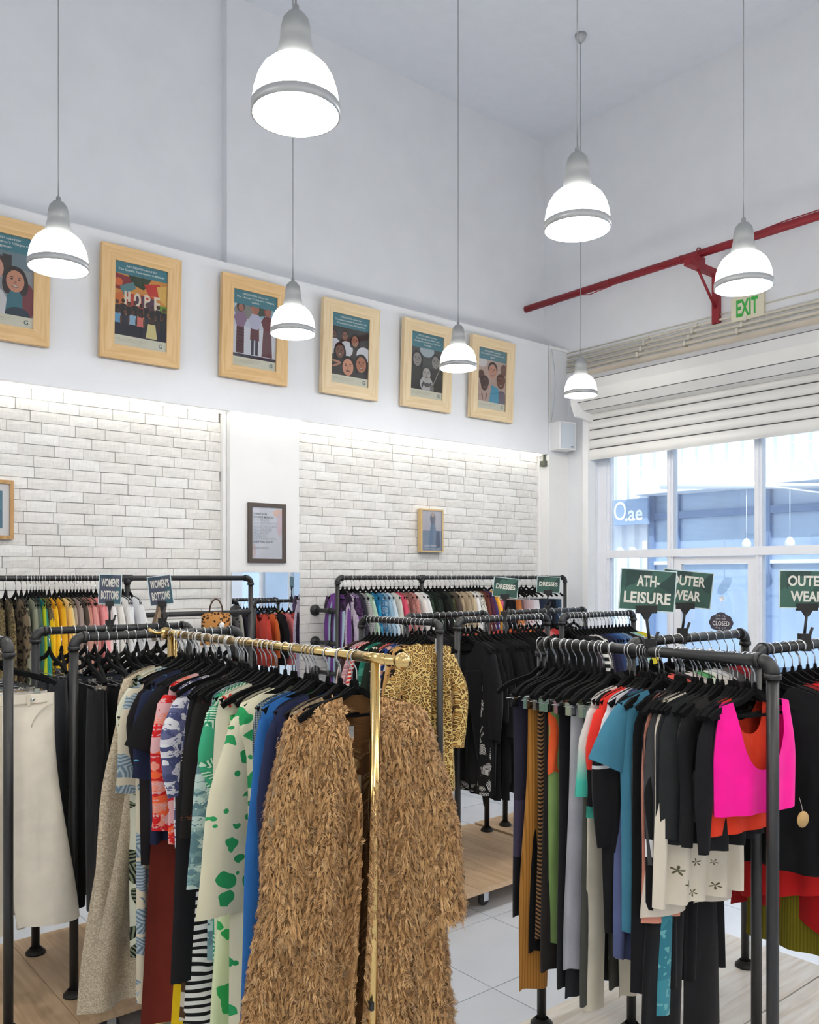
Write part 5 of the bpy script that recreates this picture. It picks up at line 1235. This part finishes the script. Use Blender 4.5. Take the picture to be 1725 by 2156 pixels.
# ------------------------------------------------------------------ handbag and belts on the left wall rail
xb1 = x_at(455, YWR - .06); zb1 = z_at(455, 1318, Y=YWR - .06)
hb = empty('handbag', (xb1, YWR - .06, zb1)); thing(hb, 'leopard print handbag hanging under the left wall rail', 'handbag')
hb.rotation_euler = (0, 0, math.radians(-18))
lm = fabric('rosette', (176, 124, 70), (44, 28, 18), (120, 78, 40), scale=1.7)
m = GM()
for side in (-1, 1):
    rows = []
    for j in range(9):
        rows.append([])
        for i in range(13):
            u = -1 + i / 6; v = j / 8; w = .115 * (.92 + .08 * v); z = .10 - .24 * v + .006 * math.cos(3 * u)
            rows[-1].append(m.vert((u * w, side * (.012 + .04 * math.sin(PI * min(1, v * 1.1)) * (1 - u ** 4)), z), (u * w + .5, z)))
    grid_faces(m, rows, True, side > 0)
q = add('bag_body', m.done('bag_body'), hb); setmat(q, lm)
MB().tube([(.05 * math.cos(a), 0, .095 + .11 * math.sin(a)) for a in np.linspace(0, PI, 12)], .006, 8).build('bag_handle', plain('bag_leather', (70, 46, 30), .6), hb)
swing_tag(hb, (.035, -.056, .01), .020, M_TRIM)
MB().box((.04, -.058, -.06), (.056, -.054, -.005)).build('paper_tag', M_TRIM, hb)
M_BELT = [plain('belt_brown', (104, 84, 66), .6), plain('belt_tan', (150, 128, 104), .6), plain('belt_dark', (60, 52, 46), .6)]
for k in range(3):
    xk = x_at(326 + 9 * k, YWR - .03); zk = z_at(330, 1262, Y=YWR)
    b_ = MB(); ribbon_strip(b_, [(.02 * math.sin(t * 6 + k), -.34 * t) for t in np.linspace(0, 1, 10)], .03, .006)
    o = b_.build('leather_belt', M_BELT[k], None, (xk, YWR - .045 - .012 * k, zk + .04)); o.rotation_euler = (0, 0, .3 * k - .4)
    thing(o, ('brown leather belt hanging left of two others on the wall rail', 'tan leather belt between two darker belts on the wall rail', 'dark leather belt hanging right of two others on the wall rail')[k], 'belt')
    MB().tube([(.016 * math.cos(a), -.006, .016 * math.sin(a)) for a in np.linspace(0, 2 * PI, 12)], .003, 6).build('buckle', M_GOLD, o)

# ------------------------------------------------------------------ category signs clamped to the rails
M_SIGN = NB('sign_green_leaf'); sb = M_SIGN
o_ = sb.obj(); w_ = sb.warp(o_, 9, .08); vr = sb.voro(w_, 11, 'F1', 1.0); rr_ = sb.sep(vr[1])[0]
sb.l.new(sb.ramp(rr_, [(0, lin((36, 62, 58))), (.35, lin((46, 80, 70))), (.6, lin((58, 96, 84))), (.8, lin((40, 58, 56)))], 'CONSTANT'), sb.b.inputs['Base Color']); sb.b.inputs['Roughness'].default_value = .35; M_SIGN = sb.m
M_SIGNB = NB('sign_blue_leaf'); sb = M_SIGNB
o_ = sb.obj(); w_ = sb.warp(o_, 9, .08); vr = sb.voro(w_, 9, 'F1', 1.0); rr_ = sb.sep(vr[1])[0]
sb.l.new(sb.ramp(rr_, [(0, lin((46, 66, 82))), (.35, lin((58, 92, 104))), (.6, lin((72, 78, 96))), (.8, lin((38, 52, 66)))], 'CONSTANT'), sb.b.inputs['Base Color']); sb.b.inputs['Roughness'].default_value = .35; M_SIGNB = sb.m
M_PRT = plain('sign_letter_cream', (226, 222, 212), .6, noise=0)
def sign(px, py, rail_xy, zrail, card, lines, yaw, roll, mat, label, bottom, w=None, top=None):
    """clamp on the rail, stem, clip and card with printed letters; px,py = card centre"""
    x, y = rail_xy; rx, ry = _ray(px); d = x * FWD[0] + y * FWD[1]
    zc = CAM_H + (HOR - py) * d / F_PX; lat = (px - CX) * d / F_PX; cx = FWD[0] * d + RGT[0] * lat; cy = FWD[1] * d + RGT[1] * lat
    r = empty('rail_sign', (x, y, zrail), YAW - PI / 2 + math.radians(yaw)); thing(r, label, 'sign', 'category signs clamped to the rails')
    w, h = card; cv = Vector((cx - x, cy - y, 0)); a = YAW - PI / 2 + math.radians(yaw)
    lx = cv.x * math.cos(a) + cv.y * math.sin(a); ly = -cv.x * math.sin(a) + cv.y * math.cos(a); lz = zc - zrail
    c = MB().box((-w / 2, -.0015, -h / 2), (w / 2, .0015, h / 2)).build('card', mat, r, (lx, ly, lz)); c.rotation_euler = (0, math.radians(roll), 0)
    e = .004
    for (a0, b0) in (((-w / 2 - e, -.002, h / 2), (w / 2 + e, .002, h / 2 + e)), ((-w / 2 - e, -.002, -h / 2 - e), (w / 2 + e, .002, -h / 2)), ((-w / 2 - e, -.002, -h / 2), (-w / 2, .002, h / 2)), ((w / 2, -.002, -h / 2), (w / 2 + e, .002, h / 2))):
        MB().box(a0, b0).build('sleeve_edge', M_PGLASS_W, c)
    n = len(lines)
    for i, (t, ww) in enumerate(lines): lettering(t, M_PRT, c, (0, -.0025, h * (.5 - (i + .62) / (n + .35))), h * (.27 if n > 1 else .26), w * ww, .03)
    rr = math.radians(roll); bx = lx - math.sin(rr) * h / 2 * 1.0; bz = lz - h / 2 * math.cos(rr); bx = lx - (h / 2) * math.sin(rr)
    MB().box((bx - w * .19, -.008 + ly, bz - .012), (bx + w * .19, .008 + ly, bz + .016)).prism([(bx - w * .1, bz - .012), (bx + w * .1, bz - .012), (bx + .006, bz - .035), (bx - .006, bz - .035)][::-1], ly - .005, ly + .005).build('clip', M_BLACKPL, r)
    MB().tube([(bx, ly, bz - .02), (0, 0, .035)], .0055, 8).build('stem', M_BLACKPL, r)
    MB().box((-.02, -.016, .012), (.02, .016, .045)).box((-.016, -.02, -.022), (.016, .02, .02)).build('clamp', M_BLACKPL, r)
    MB().tube([(.012, -.004, .02), (.03, -.004, .07)], .006, 6).build('clamp_lever', M_BLACKPL, r)
M_PGLASS_W = plain('sign_sleeve_edge', (206, 222, 224), .3, noise=0)
sign(1364, 1243, (2.652, y_at(1368, 2.652)), ZR, (.196, .142), [('ATH-', .42), ('LEISURE', .86)], 0, 4, M_SIGN, 'green ATH-LEISURE sign clamped on the near pipe rail', 0)
xo = x_at(1437, 2.11)
sign(1447, 1240, (xo, 2.11), ZR, (.205, .15), [('OUTER', .72), ('WEAR', .58)], -6, 6, M_SIGN, 'green OUTER WEAR sign half hidden behind the ATH-LEISURE sign', 0)
xo = x_at(1694, 1.60)
sign(1700, 1241, (xo, 1.60), ZR, (.212, .142), [('OUTER', .72), ('WEAR', .62)], 0, 1, M_SIGN, 'green OUTER WEAR sign at the right edge', 0)
xo = x_at(1061, 3.84)
sign(1065, 1237, (xo, 3.84), ZR, (.152, .118), [('DRESSES', .8)], -4, 6, M_SIGN, 'green DRESSES sign nearer the leopard dress', 0)
xo = x_at(1152, 4.44)
sign(1155, 1231, (xo, 4.44), ZR, (.172, .118), [('DRESSES', .82)], -4, 3, M_SIGN, 'green DRESSES sign farther right by the window wall', 0)
xo = x_at(231, 4.40)
sign(232, 1241, (xo, 4.40), ZR, (.105, .148), [('WOMEN\'S', .84), ('BOTTOMS', .82)], 14, 2, M_SIGNB, 'dark blue WOMEN\'S BOTTOMS sign further left', 0)
xo = x_at(342, 4.40)
sign(338, 1243, (xo, 4.40), ZR, (.118, .150), [('WOMEN\'S', .84), ('BOTTOMS', .82)], 4, -7, M_SIGNB, 'tilted blue WOMEN\'S BOTTOMS sign right of its twin', 0)

# ------------------------------------------------------------------ framed posters on the fascia
M_PINE = [wood('pine_%s' % a, (230, 196, 146), (212, 172, 116), 1.0, .6, a) for a in ('X', 'Z')]
M_PINE2 = [wood('pale_pine_%s' % a, (232, 212, 176), (216, 190, 148), 1.0, .6, a) for a in ('X', 'Z')]
FC = {}
def flat(rgb):
    if rgb not in FC: FC[rgb] = plain('ink_%d_%d_%d' % rgb, rgb, .75, noise=0)
    return FC[rgb]
class Art:
    """flat printed picture: layered shapes in one plane"""
    def __init__(s): s.m = MB(); s.c = []; s.k = 0
    def mi(s, rgb):
        if rgb not in s.c: s.c.append(rgb)
        return s.c.index(rgb)
    def y(s): s.k += 1; return -.0002 - .00002 * s.k
    def rect(s, x0, z0, x1, z1, rgb): y = s.y(); s.m.poly([(x0, y, z0), (x1, y, z0), (x1, y, z1), (x0, y, z1)], s.mi(rgb))
    def ell(s, x, z, rx, rz, rgb, rot=0.0): s.m.disc((x, s.y(), z), rx, rz, 16, s.mi(rgb), rot=rot)
    def poly(s, pts, rgb): y = s.y(); s.m.poly([(p[0], y, p[1]) for p in pts], s.mi(rgb))
    def face(s, x, z, r, skin, hair, smile=True, long=False):
        if long: s.ell(x - r * .75, z - r * .35, r * .45, r * 1.05, hair); s.ell(x + r * .75, z - r * .35, r * .45, r * 1.05, hair)
        s.ell(x, z + r * .35, r * 1.02, r * 1.0, hair); s.ell(x, z - r * .08, r * .84, r * 1.05, skin)
        dark = tuple(int(v * .35) for v in skin)
        for q in (-1, 1): s.ell(x + q * r * .34, z + r * .12, r * .13, r * .08, dark); s.ell(x + q * r * .34, z + r * .30, r * .2, r * .04, dark)
        s.ell(x, z - r * .18, r * .13, r * .17, tuple(int(v * .82) for v in skin)); s.ell(x, z - r * .56, r * .32, r * .12, tuple(int(v * .55) for v in skin))
        if smile: s.ell(x, z - r * .54, r * .24, r * .05, (236, 228, 220))
    def kid(s, x, z, h, skin, cloth, low, hair=(24, 18, 16)):
        s.rect(x - h * .12, z - h * .5, x + h * .12, z - h * .05, low)
        s.poly([(x - h * .16, z - h * .1), (x + h * .16, z - h * .1), (x + h * .13, z + h * .26), (x - h * .13, z + h * .26)], cloth)
        s.ell(x - h * .17, z + h * .05, h * .04, h * .18, skin); s.ell(x + h * .17, z + h * .05, h * .04, h * .18, skin)
        s.ell(x, z + h * .39, h * .085, h * .11, hair); s.ell(x, z + h * .37, h * .07, h * .09, skin)
    def build(s, parent, loc=(0, 0, 0), name='printed_photo'): return s.m.build(name, [flat(c) for c in s.c], parent, loc)
TEAL = (70, 134, 148); CREAM = (230, 228, 208)
def poster(cx, label, lines, art, pale=False, hdr=.085, group='framed charity posters on the fascia'):
    w, h, b, dp = .61, .815, .105, .045
    r = empty('framed_poster', (cx, Y_FASC - .02, 3.995 - h / 2)); thing(r, label, 'poster', group)
    r.rotation_euler = (math.radians(2.6), 0, 0)
    PM = M_PINE2 if pale else M_PINE; zc = h / 2; iw, ih = w / 2 - b, h / 2 - b
    O = [(-w / 2, -h / 2), (w / 2, -h / 2), (w / 2, h / 2), (-w / 2, h / 2)]; I = [(-iw, -ih), (iw, -ih), (iw, ih), (-iw, ih)]
    for k in range(4):
        j = (k + 1) % 4; m = MB(); o = [O[k], O[j], I[j], I[k]]
        f = [(p[0], -dp if n < 2 else -dp + .010, p[1] + zc) for n, p in enumerate(o)]; bk = [(p[0], 0, p[1] + zc) for p in o]
        m.v += f + bk
        m.face((0, 1, 2, 3)); m.face((7, 6, 5, 4))
        for q in range(4): t = (q + 1) % 4; m.face((t, q, 4 + q, 4 + t))
        m.build('frame_board', PM[0 if k in (0, 2) else 1], r)
    pr = MB().box((-iw - .01, -.02, -ih - .01 + zc), (iw + .01, -.012, ih + .01 + zc)).build('print', flat(CREAM), r)
    a = Art(); hd = hdr + .022 * max(0, len(lines) - 2) * 1.2; zt = ih; zb = -ih + .075
    art(a, iw, zb, zt - hd)
    a.rect(-iw, zt - hd, iw, zt, TEAL); a.rect(-iw, -ih, iw, zb, CREAM)
    for q, (wd, zz) in enumerate(((.62, .052), (.60, .042), (.5, .032))): a.rect(-iw + .02, -ih + zz, -iw + .02 + iw * 2 * wd * .95, -ih + zz + .002, (186, 184, 160))
    a.build(pr, (0, -.0205, zc))
    for q, t in enumerate(lines):
        lettering(t, flat((236, 240, 238)), pr, (0, -.0246, zc + zt - .026 - q * .027), .0145, min(iw * 1.75, len(t) * .0112), .015)
    lettering('G', flat((70, 110, 116)), pr, (iw - .045, -.0246, zc - ih + .04), .03, None, .02, name='emblem')
    MB().box((-iw, -.0285, -ih + zc), (iw, -.027, ih + zc)).build('glass', M_PGLASS, r)
def art_hope(a, iw, zb, zt):
    H = zt - zb; a.rect(-iw, zb, iw, zt, (222, 150, 70)); r = random.Random(2)
    for (pts, c) in (([(-1, 1), (-.2, .95), (-.5, .72), (-1, .75)], (150, 50, 56)), ([(-.5, 1), (.4, 1), (.1, .8), (-.3, .85)], (52, 70, 48)), ([(.1, .9), (.7, .95), (.9, .75), (.3, .72)], (206, 52, 40)), ([(-.8, .8), (-.3, .9), (-.2, .8), (-.7, .65)], (96, 140, 146)),
                     ([(-.6, .7), (.5, .72), (.4, .45), (-.6, .5)], (196, 70, 50)), ([(0, .7), (.6, .68), (.55, .4), (.1, .45)], (90, 60, 84)), ([(.6, .9), (1, .95), (1, .6), (.7, .7)], (236, 190, 96)), ([(.7, .6), (1, .6), (1, .35), (.75, .4)], (120, 170, 60)), ([(-1, .65), (-.7, .72), (-.65, .5), (-1, .5)], (226, 120, 50))):
        a.poly([(x * iw, zb + H * z) for x, z in pts], c)
    a.ell(-.85 * iw, zb + .86 * H, .03, .03, (226, 110, 50))
    for i, ch in enumerate('HOPE'):
        x = (-.52 + i * .38) * iw; z = zb + (.62 - .0 * i) * H; w, h, c = .045, .10, (240, 226, 206); t = .017
        if ch == 'H': a.rect(x - w / 2, z - h / 2, x - w / 2 + t, z + h / 2, c); a.rect(x + w / 2 - t, z - h / 2, x + w / 2, z + h / 2, c); a.rect(x - w / 2, z - t / 2, x + w / 2, z + t / 2, c)
        if ch == 'O': a.ell(x, z, w * .62, h / 2, c); a.ell(x, z, w * .28, h * .3, (90, 60, 84))
        if ch == 'P': a.rect(x - w / 2, z - h / 2, x - w / 2 + t, z + h / 2, c); a.ell(x, z + h * .24, w * .55, h * .27, c); a.ell(x, z + h * .24, w * .22, h * .11, (206, 52, 40))
        if ch == 'E': a.rect(x - w / 2, z - h / 2, x - w / 2 + t, z + h / 2, c); [a.rect(x - w / 2, z + q - t / 2, x + w / 2, z + q + t / 2, c) for q in (-h / 2 + t / 2, 0, h / 2 - t / 2)]
    a.rect(-iw, zb, iw, zb + .28 * H, (40, 40, 58)); sk = [(92, 60, 46), (74, 48, 38), (110, 74, 56)]
    for i in range(9): a.kid((-.9 + i * .225) * iw, zb + (.40 + .03 * (i % 2)) * H, .15, sk[i % 3], (34, 32, 36), (30, 30, 40))
    for i, c in enumerate([(110, 170, 214), (44, 44, 60), (150, 190, 220), (226, 120, 110), (50, 50, 62), (44, 40, 44), (40, 44, 48)]): a.kid((-.88 + i * .29) * iw, zb + (.24 - .01 * (i % 2)) * H, .19, sk[(i + 1) % 3], c, (36, 36, 54))
    x = .42 * iw; a.poly([(x - .028, zb + .26 * H), (x + .028, zb + .26 * H), (x + .045, zb + .02 * H), (x - .045, zb + .02 * H)], (226, 214, 150)); a.ell(x, zb + .31 * H, .02, .026, (70, 46, 38))
def art_tibet(a, iw, zb, zt):
    H = zt - zb; a.rect(-iw, zb, iw, zt, (206, 212, 226)); a.ell(.5 * iw, zt - .02, .16, .07, (150, 190, 214)); a.rect(-iw, zb, iw, zb + .58 * H, (224, 228, 236)); a.ell(0, zt - .02, .13, .05, (62, 78, 62)); a.ell(-.5 * iw, zt - .05, .09, .06, (140, 140, 134))
    a.rect(-iw, zb, iw, zb + .06 * H, (70, 66, 78))
    for i, (x, c, c2) in enumerate(((-.66, (150, 120, 150), (96, 56, 62)), (.0, (196, 196, 222), (108, 62, 66)), (.58, (112, 52, 56), (116, 78, 84)))):
        X = x * iw; fl = .05 if i == 2 else .036
        if i == 1: a.rect(X - .032, zb + .03, X - .006, zb + .2, (76, 70, 86)); a.rect(X + .006, zb + .03, X + .032, zb + .2, (76, 70, 86)); a.poly([(X - .042, zb + .15), (X + .042, zb + .15), (X + .035, zb + .34), (X - .035, zb + .34)], c2)
        else: a.poly([(X - fl, zb + .03), (X + fl, zb + .03), (X + .032, zb + .34), (X - .032, zb + .34)], c2)
        if i == 0: [a.rect(X - .036, zb + .05 + q * .024, X + .036, zb + .056 + q * .024, (60, 36, 42)) for q in range(8)]
        a.poly([(X - .06, zb + .31), (X - .03, zb + .24), (X + .03, zb + .24), (X + .06, zb + .31), (X + .03, zb + .36), (X - .03, zb + .36)], c)
        a.ell(X, zb + .40, .036, .042, ((60, 44, 42), (196, 120, 96), (150, 70, 64))[i]); a.ell(X + .004, zb + .392, .024, .03, (176, 116, 96))
def art_phil(a, iw, zb, zt):
    H = zt - zb; a.rect(-iw, zb, iw, zt, (62, 60, 58)); hair = (34, 26, 26)
    for x, z, w in ((-.85, .7, .07), (-.2, .68, .07), (.75, .62, .08)): a.ell(x * iw, zb + (z - .12) * H, w, .07, (226, 228, 236))
    a.face(-.9 * iw, zb + .82 * H, .034, (110, 76, 64), hair); a.face(-.3 * iw, zb + .83 * H, .036, (150, 100, 80), hair); a.face(.25 * iw, zb + .76 * H, .046, (176, 122, 98), hair, long=True)
    a.face(-.55 * iw, zb + .5 * H, .055, (130, 88, 72), hair, long=True); a.face(.62 * iw, zb + .3 * H, .066, (190, 124, 92), hair, long=True); a.face(-.1 * iw, zb + .2 * H, .070, (222, 158, 130), hair, False)
    for q in (0, 1): a.ell(-.72 * iw, zb + (.2 + .07 * q) * H, .05, .010, (196, 140, 116), .4 - .5 * q)
def art_gaza(a, iw, zb, zt):
    H = zt - zb; a.rect(-iw, zb, iw, zt, (72, 74, 74)); a.ell(0, zt - .02, .09, .06, (176, 190, 200)); hair = (40, 38, 38)
    a.ell(-.6 * iw, zb + .25 * H, .09, .14, (54, 54, 54)); a.ell(.6 * iw, zb + .25 * H, .09, .16, (60, 60, 58))
    a.face(-.6 * iw, zb + .72 * H, .060, (156, 150, 146), hair, True, True); a.face(.55 * iw, zb + .72 * H, .056, (150, 146, 142), (50, 48, 48)); a.ell(0, zb + .16 * H, .08, .075, (196, 196, 198)); a.face(0, zb + .40 * H, .058, (186, 180, 176), (60, 56, 54), False)
    for q in range(6): a.ell((-.25 + .1 * q) * iw, zb + (.12 + .04 * (q % 2)) * H, .012, .022, (90, 90, 92), .5 * q)
    a.poly([(.3 * iw, zb + .05 * H), (.34 * iw, zb + .05 * H), (.9 * iw, zb + .62 * H), (.87 * iw, zb + .63 * H)], (170, 168, 164)); a.ell(.36 * iw, zb + .06 * H, .025, .04, (130, 128, 126))
def art_uganda(a, iw, zb, zt):
    H = zt - zb; a.rect(-iw, zb, iw, zt, (196, 170, 160)); a.ell(-.7 * iw, zt - .03, .07, .05, (224, 220, 220)); a.ell(-.75 * iw, zb + .62 * H, .045, .05, (96, 64, 60)); a.ell(.85 * iw, zb + .82 * H, .05, .06, (120, 84, 76))
    a.ell(.7 * iw, zb + .08 * H, .09, .10, (110, 96, 116)); a.poly([(-.15 * iw, zb), (.55 * iw, zb), (.5 * iw, zb + .36 * H), (0, zb + .42 * H)], (66, 160, 196))
    a.face(.05 * iw, zb + .76 * H, .066, (206, 150, 128), (44, 34, 36)); a.face(.66 * iw, zb + .52 * H, .064, (120, 72, 60), (90, 54, 48)); a.face(-.5 * iw, zb + .42 * H, .062, (84, 56, 54), (54, 38, 40))
    for q in (-1, 1): a.ell((-.5 + .14 * q) * iw, zb + .12 * H, .009, .045, (150, 104, 92), -.25 * q)
def art_kyr(a, iw, zb, zt):
    H = zt - zb; a.rect(-iw, zb, iw, zt, (150, 156, 160)); a.rect(-iw, zb + .75 * H, iw, zt, (120, 140, 150)); a.rect(0, zb + .6 * H, .3 * iw, zb + .95 * H, (60, 54, 52))
    a.ell(-.4 * iw, zb + .12 * H, .12, .14, (226, 224, 226)); a.poly([(.1 * iw, zb), (.95 * iw, zb), (.85 * iw, zb + .42 * H), (.2 * iw, zb + .45 * H)], (62, 120, 136)); a.ell(.85 * iw, zb + .25 * H, .04, .12, (130, 60, 70)); a.ell(.5 * iw, zb + .02 * H, .08, .05, (40, 60, 76))
    a.face(-.25 * iw, zb + .72 * H, .072, (220, 164, 140), (70, 56, 52)); a.face(.42 * iw, zb + .56 * H, .070, (214, 150, 122), (52, 36, 34), True, True)
poster(1.60, 'pine framed poster of two smiling children cut by the left edge', ['AED200,000 raised for', 'The SOS Children\'s Villages in', 'Kyrgyzstan'], art_kyr)
poster(2.563, 'pine framed poster of a colourful HOPE mural behind a crowd', ['AED325,000 raised for', 'The Sparkle Foundation in Malawi'], art_hope)
poster(3.52, 'pine framed poster of three people in maroon robes', ['AED250,000 raised for', 'The Tibetan Children\'s Villages,', 'Ladakh'], art_tibet)
poster(4.475, 'pale pine framed poster of five dark haired children', ['AED550,000 raised for', 'The International Association for', 'Transformation, Philippines'], art_phil, True)
poster(5.372, 'pale pine framed poster of three children in grey tones', ['AED501,800 raised for', 'Gaza Emergency Relief with', 'Emirates Red Crescent Tarahum', 'Campaign'], art_gaza, True)
poster(6.245, 'pale pine framed poster of a woman in blue with children', ['AED486,757 raised for', 'Kiwa Children\'s Foundation in', 'Uganda'], art_uganda, True)

# ------------------------------------------------------------------ pictures at eye height
def picture(x0, x1, z0, z1, yw, dp, b, mat, label, cat='picture'):
    r = empty('framed_picture', ((x0 + x1) / 2, yw, z0)); thing(r, label, cat); w, h = x1 - x0, z1 - z0
    for nm, a0, b0 in (('l', (-w / 2, -dp, 0), (-w / 2 + b, 0, h)), ('r', (w / 2 - b, -dp, 0), (w / 2, 0, h)), ('t', (-w / 2 + b, -dp, h - b), (w / 2 - b, 0, h)), ('b', (-w / 2 + b, -dp, 0), (w / 2 - b, 0, b))): MB().box(a0, b0).build('frame_rail', mat, r)
    return r, w, h
x0, x1 = x_at(521, Y_PILL), x_at(600, Y_PILL); zA, zB = z_at(560, 1185, Y=Y_PILL), z_at(560, 1060, Y=Y_PILL)
r, w, h = picture(x0, x1, zA, zB, Y_PILL - .001, .022, .034, plain('dark_walnut', (76, 66, 60), .6), 'dark framed mission statement on the white pillar')
pr = MB().box((-w / 2 + .03, -.012, .03), (w / 2 - .03, -.004, h - .03)).build('print', flat((228, 230, 240)), r)
a = Art(); a.ell(w * .30, h * .84, .05, .035, (236, 204, 190)); a.ell(w * .34, h * .64, .028, .10, (228, 206, 216)); a.ell(-w * .35, h * .2, .02, .06, (226, 206, 206)); a.build(pr, (0, -.012, 0))
for k, (t, ww, bd) in enumerate((('THRIFT FOR', .48, 1), ('GOOD\'S MISSION', .70, 1), ('IS TO REHOME', .56, 0), ('PRELOVED ITEMS TO', .82, 0), ('REDUCE WASTE AND', .82, 0), ('HELP CHILDREN', .64, 0), ('AROUND THE', .54, 0), ('WORLD IN', .42, 0), ('PARTNERSHIP WITH', .78, 0), ('GULF FOR GOOD', .70, 1), ('', .1, 0), ('@THRIFTFORGOOD', .54, 0))):
    if not t: continue
    lettering(t, flat((110, 122, 134) if bd else (168, 178, 192)), pr, (-w / 2 + .045, -.0135, h * .815 - k * h * .0515), h * .036, ww * (w - .068) * .95, .02 if bd else .0, align='L')
    if k in (4, 5, 6, 7): MB().box((-w / 2 + .045, -.0134, h * .815 - k * h * .0515 - h * .025), (-w / 2 + .045 + (.60 if k == 4 else .62 if k == 5 else .52 if k == 6 else .29) * (w - .07), -.0130, h * .815 - k * h * .0515 - h * .022)).build('underline', flat((150, 166, 184)), pr)
MB().box((-w / 2 + .03, -.016, .03), (w / 2 - .03, -.0145, h - .03)).build('glass', M_PGLASS, r)
x0, x1 = x_at(886, Y_BRICK - .06), x_at(933, Y_BRICK - .06); zA, zB = z_at(905, 1163, Y=Y_BRICK), z_at(905, 1073, Y=Y_BRICK)
r, w, h = picture(x0, x1, zA, zB, Y_BRICK - .014, .055, .016, plain('gilt_wood', (206, 178, 128), .5), 'small gilt framed gown photograph on the right brick wall')
pr = MB().box((-w / 2 + .012, -.045, .012), (w / 2 - .012, -.035, h - .012)).build('print', flat((206, 204, 214)), r)
a = Art(); a.rect(-w / 2 + .014, .014, w / 2 - .014, h * .5, (150, 164, 186)); a.poly([(-.05, .03), (.09, .03), (.035, h * .72), (-.01, h * .72)], (128, 150, 178)); a.poly([(.05, .04), (.11, .05), (.10, h * .5), (.06, h * .5)], (92, 104, 128)); a.ell(.012, h * .78, .035, .06, (122, 126, 140)); a.ell(.012, h * .87, .02, .026, (196, 176, 168)); a.build(pr, (0, -.0452, 0))
lettering('LUXURY AED50+', flat((240, 240, 244)), pr, (-.02, -.0472, h * .15), .018, .16, .02)
lettering('handpicked designer gowns', flat((232, 232, 240)), pr, (0, -.0472, h * .09), .009, .18, 0)
MB().box((-w / 2 + .012, -.05, .012), (w / 2 - .012, -.0485, h - .012)).build('glass', M_PGLASS, r)
x1 = x_at(28, Y_BRICK - .03); zA, zB = z_at(14, 1136, Y=Y_BRICK), z_at(14, 1012, Y=Y_BRICK)
r, w, h = picture(x1 - .55, x1, zA, zB, Y_BRICK - .014, .03, .026, wood('oak_frame', (196, 156, 104), (166, 124, 76), 1, .6, 'Z'), 'oak framed blue picture cut by the left edge')
pr = MB().box((-w / 2 + .02, -.015, .02), (w / 2 - .02, -.005, h - .02)).build('print', flat((238, 238, 240)), r)
a = Art(); a.rect(-w / 2 + .07, .075, w / 2 - .07, h - .075, (74, 122, 146)); a.poly([(-.1, .08), (.15, .08), (.2, h * .5), (0, h * .62)], (60, 100, 124)); a.build(pr, (0, -.0152, 0))
lettering('WOMEN\'S', flat((232, 238, 240)), pr, (.0, -.0170, h * .55), .045, .36, .03)
MB().box((-w / 2 + .02, -.021, .02), (w / 2 - .02, -.0195, h - .02)).build('glass', M_PGLASS, r)
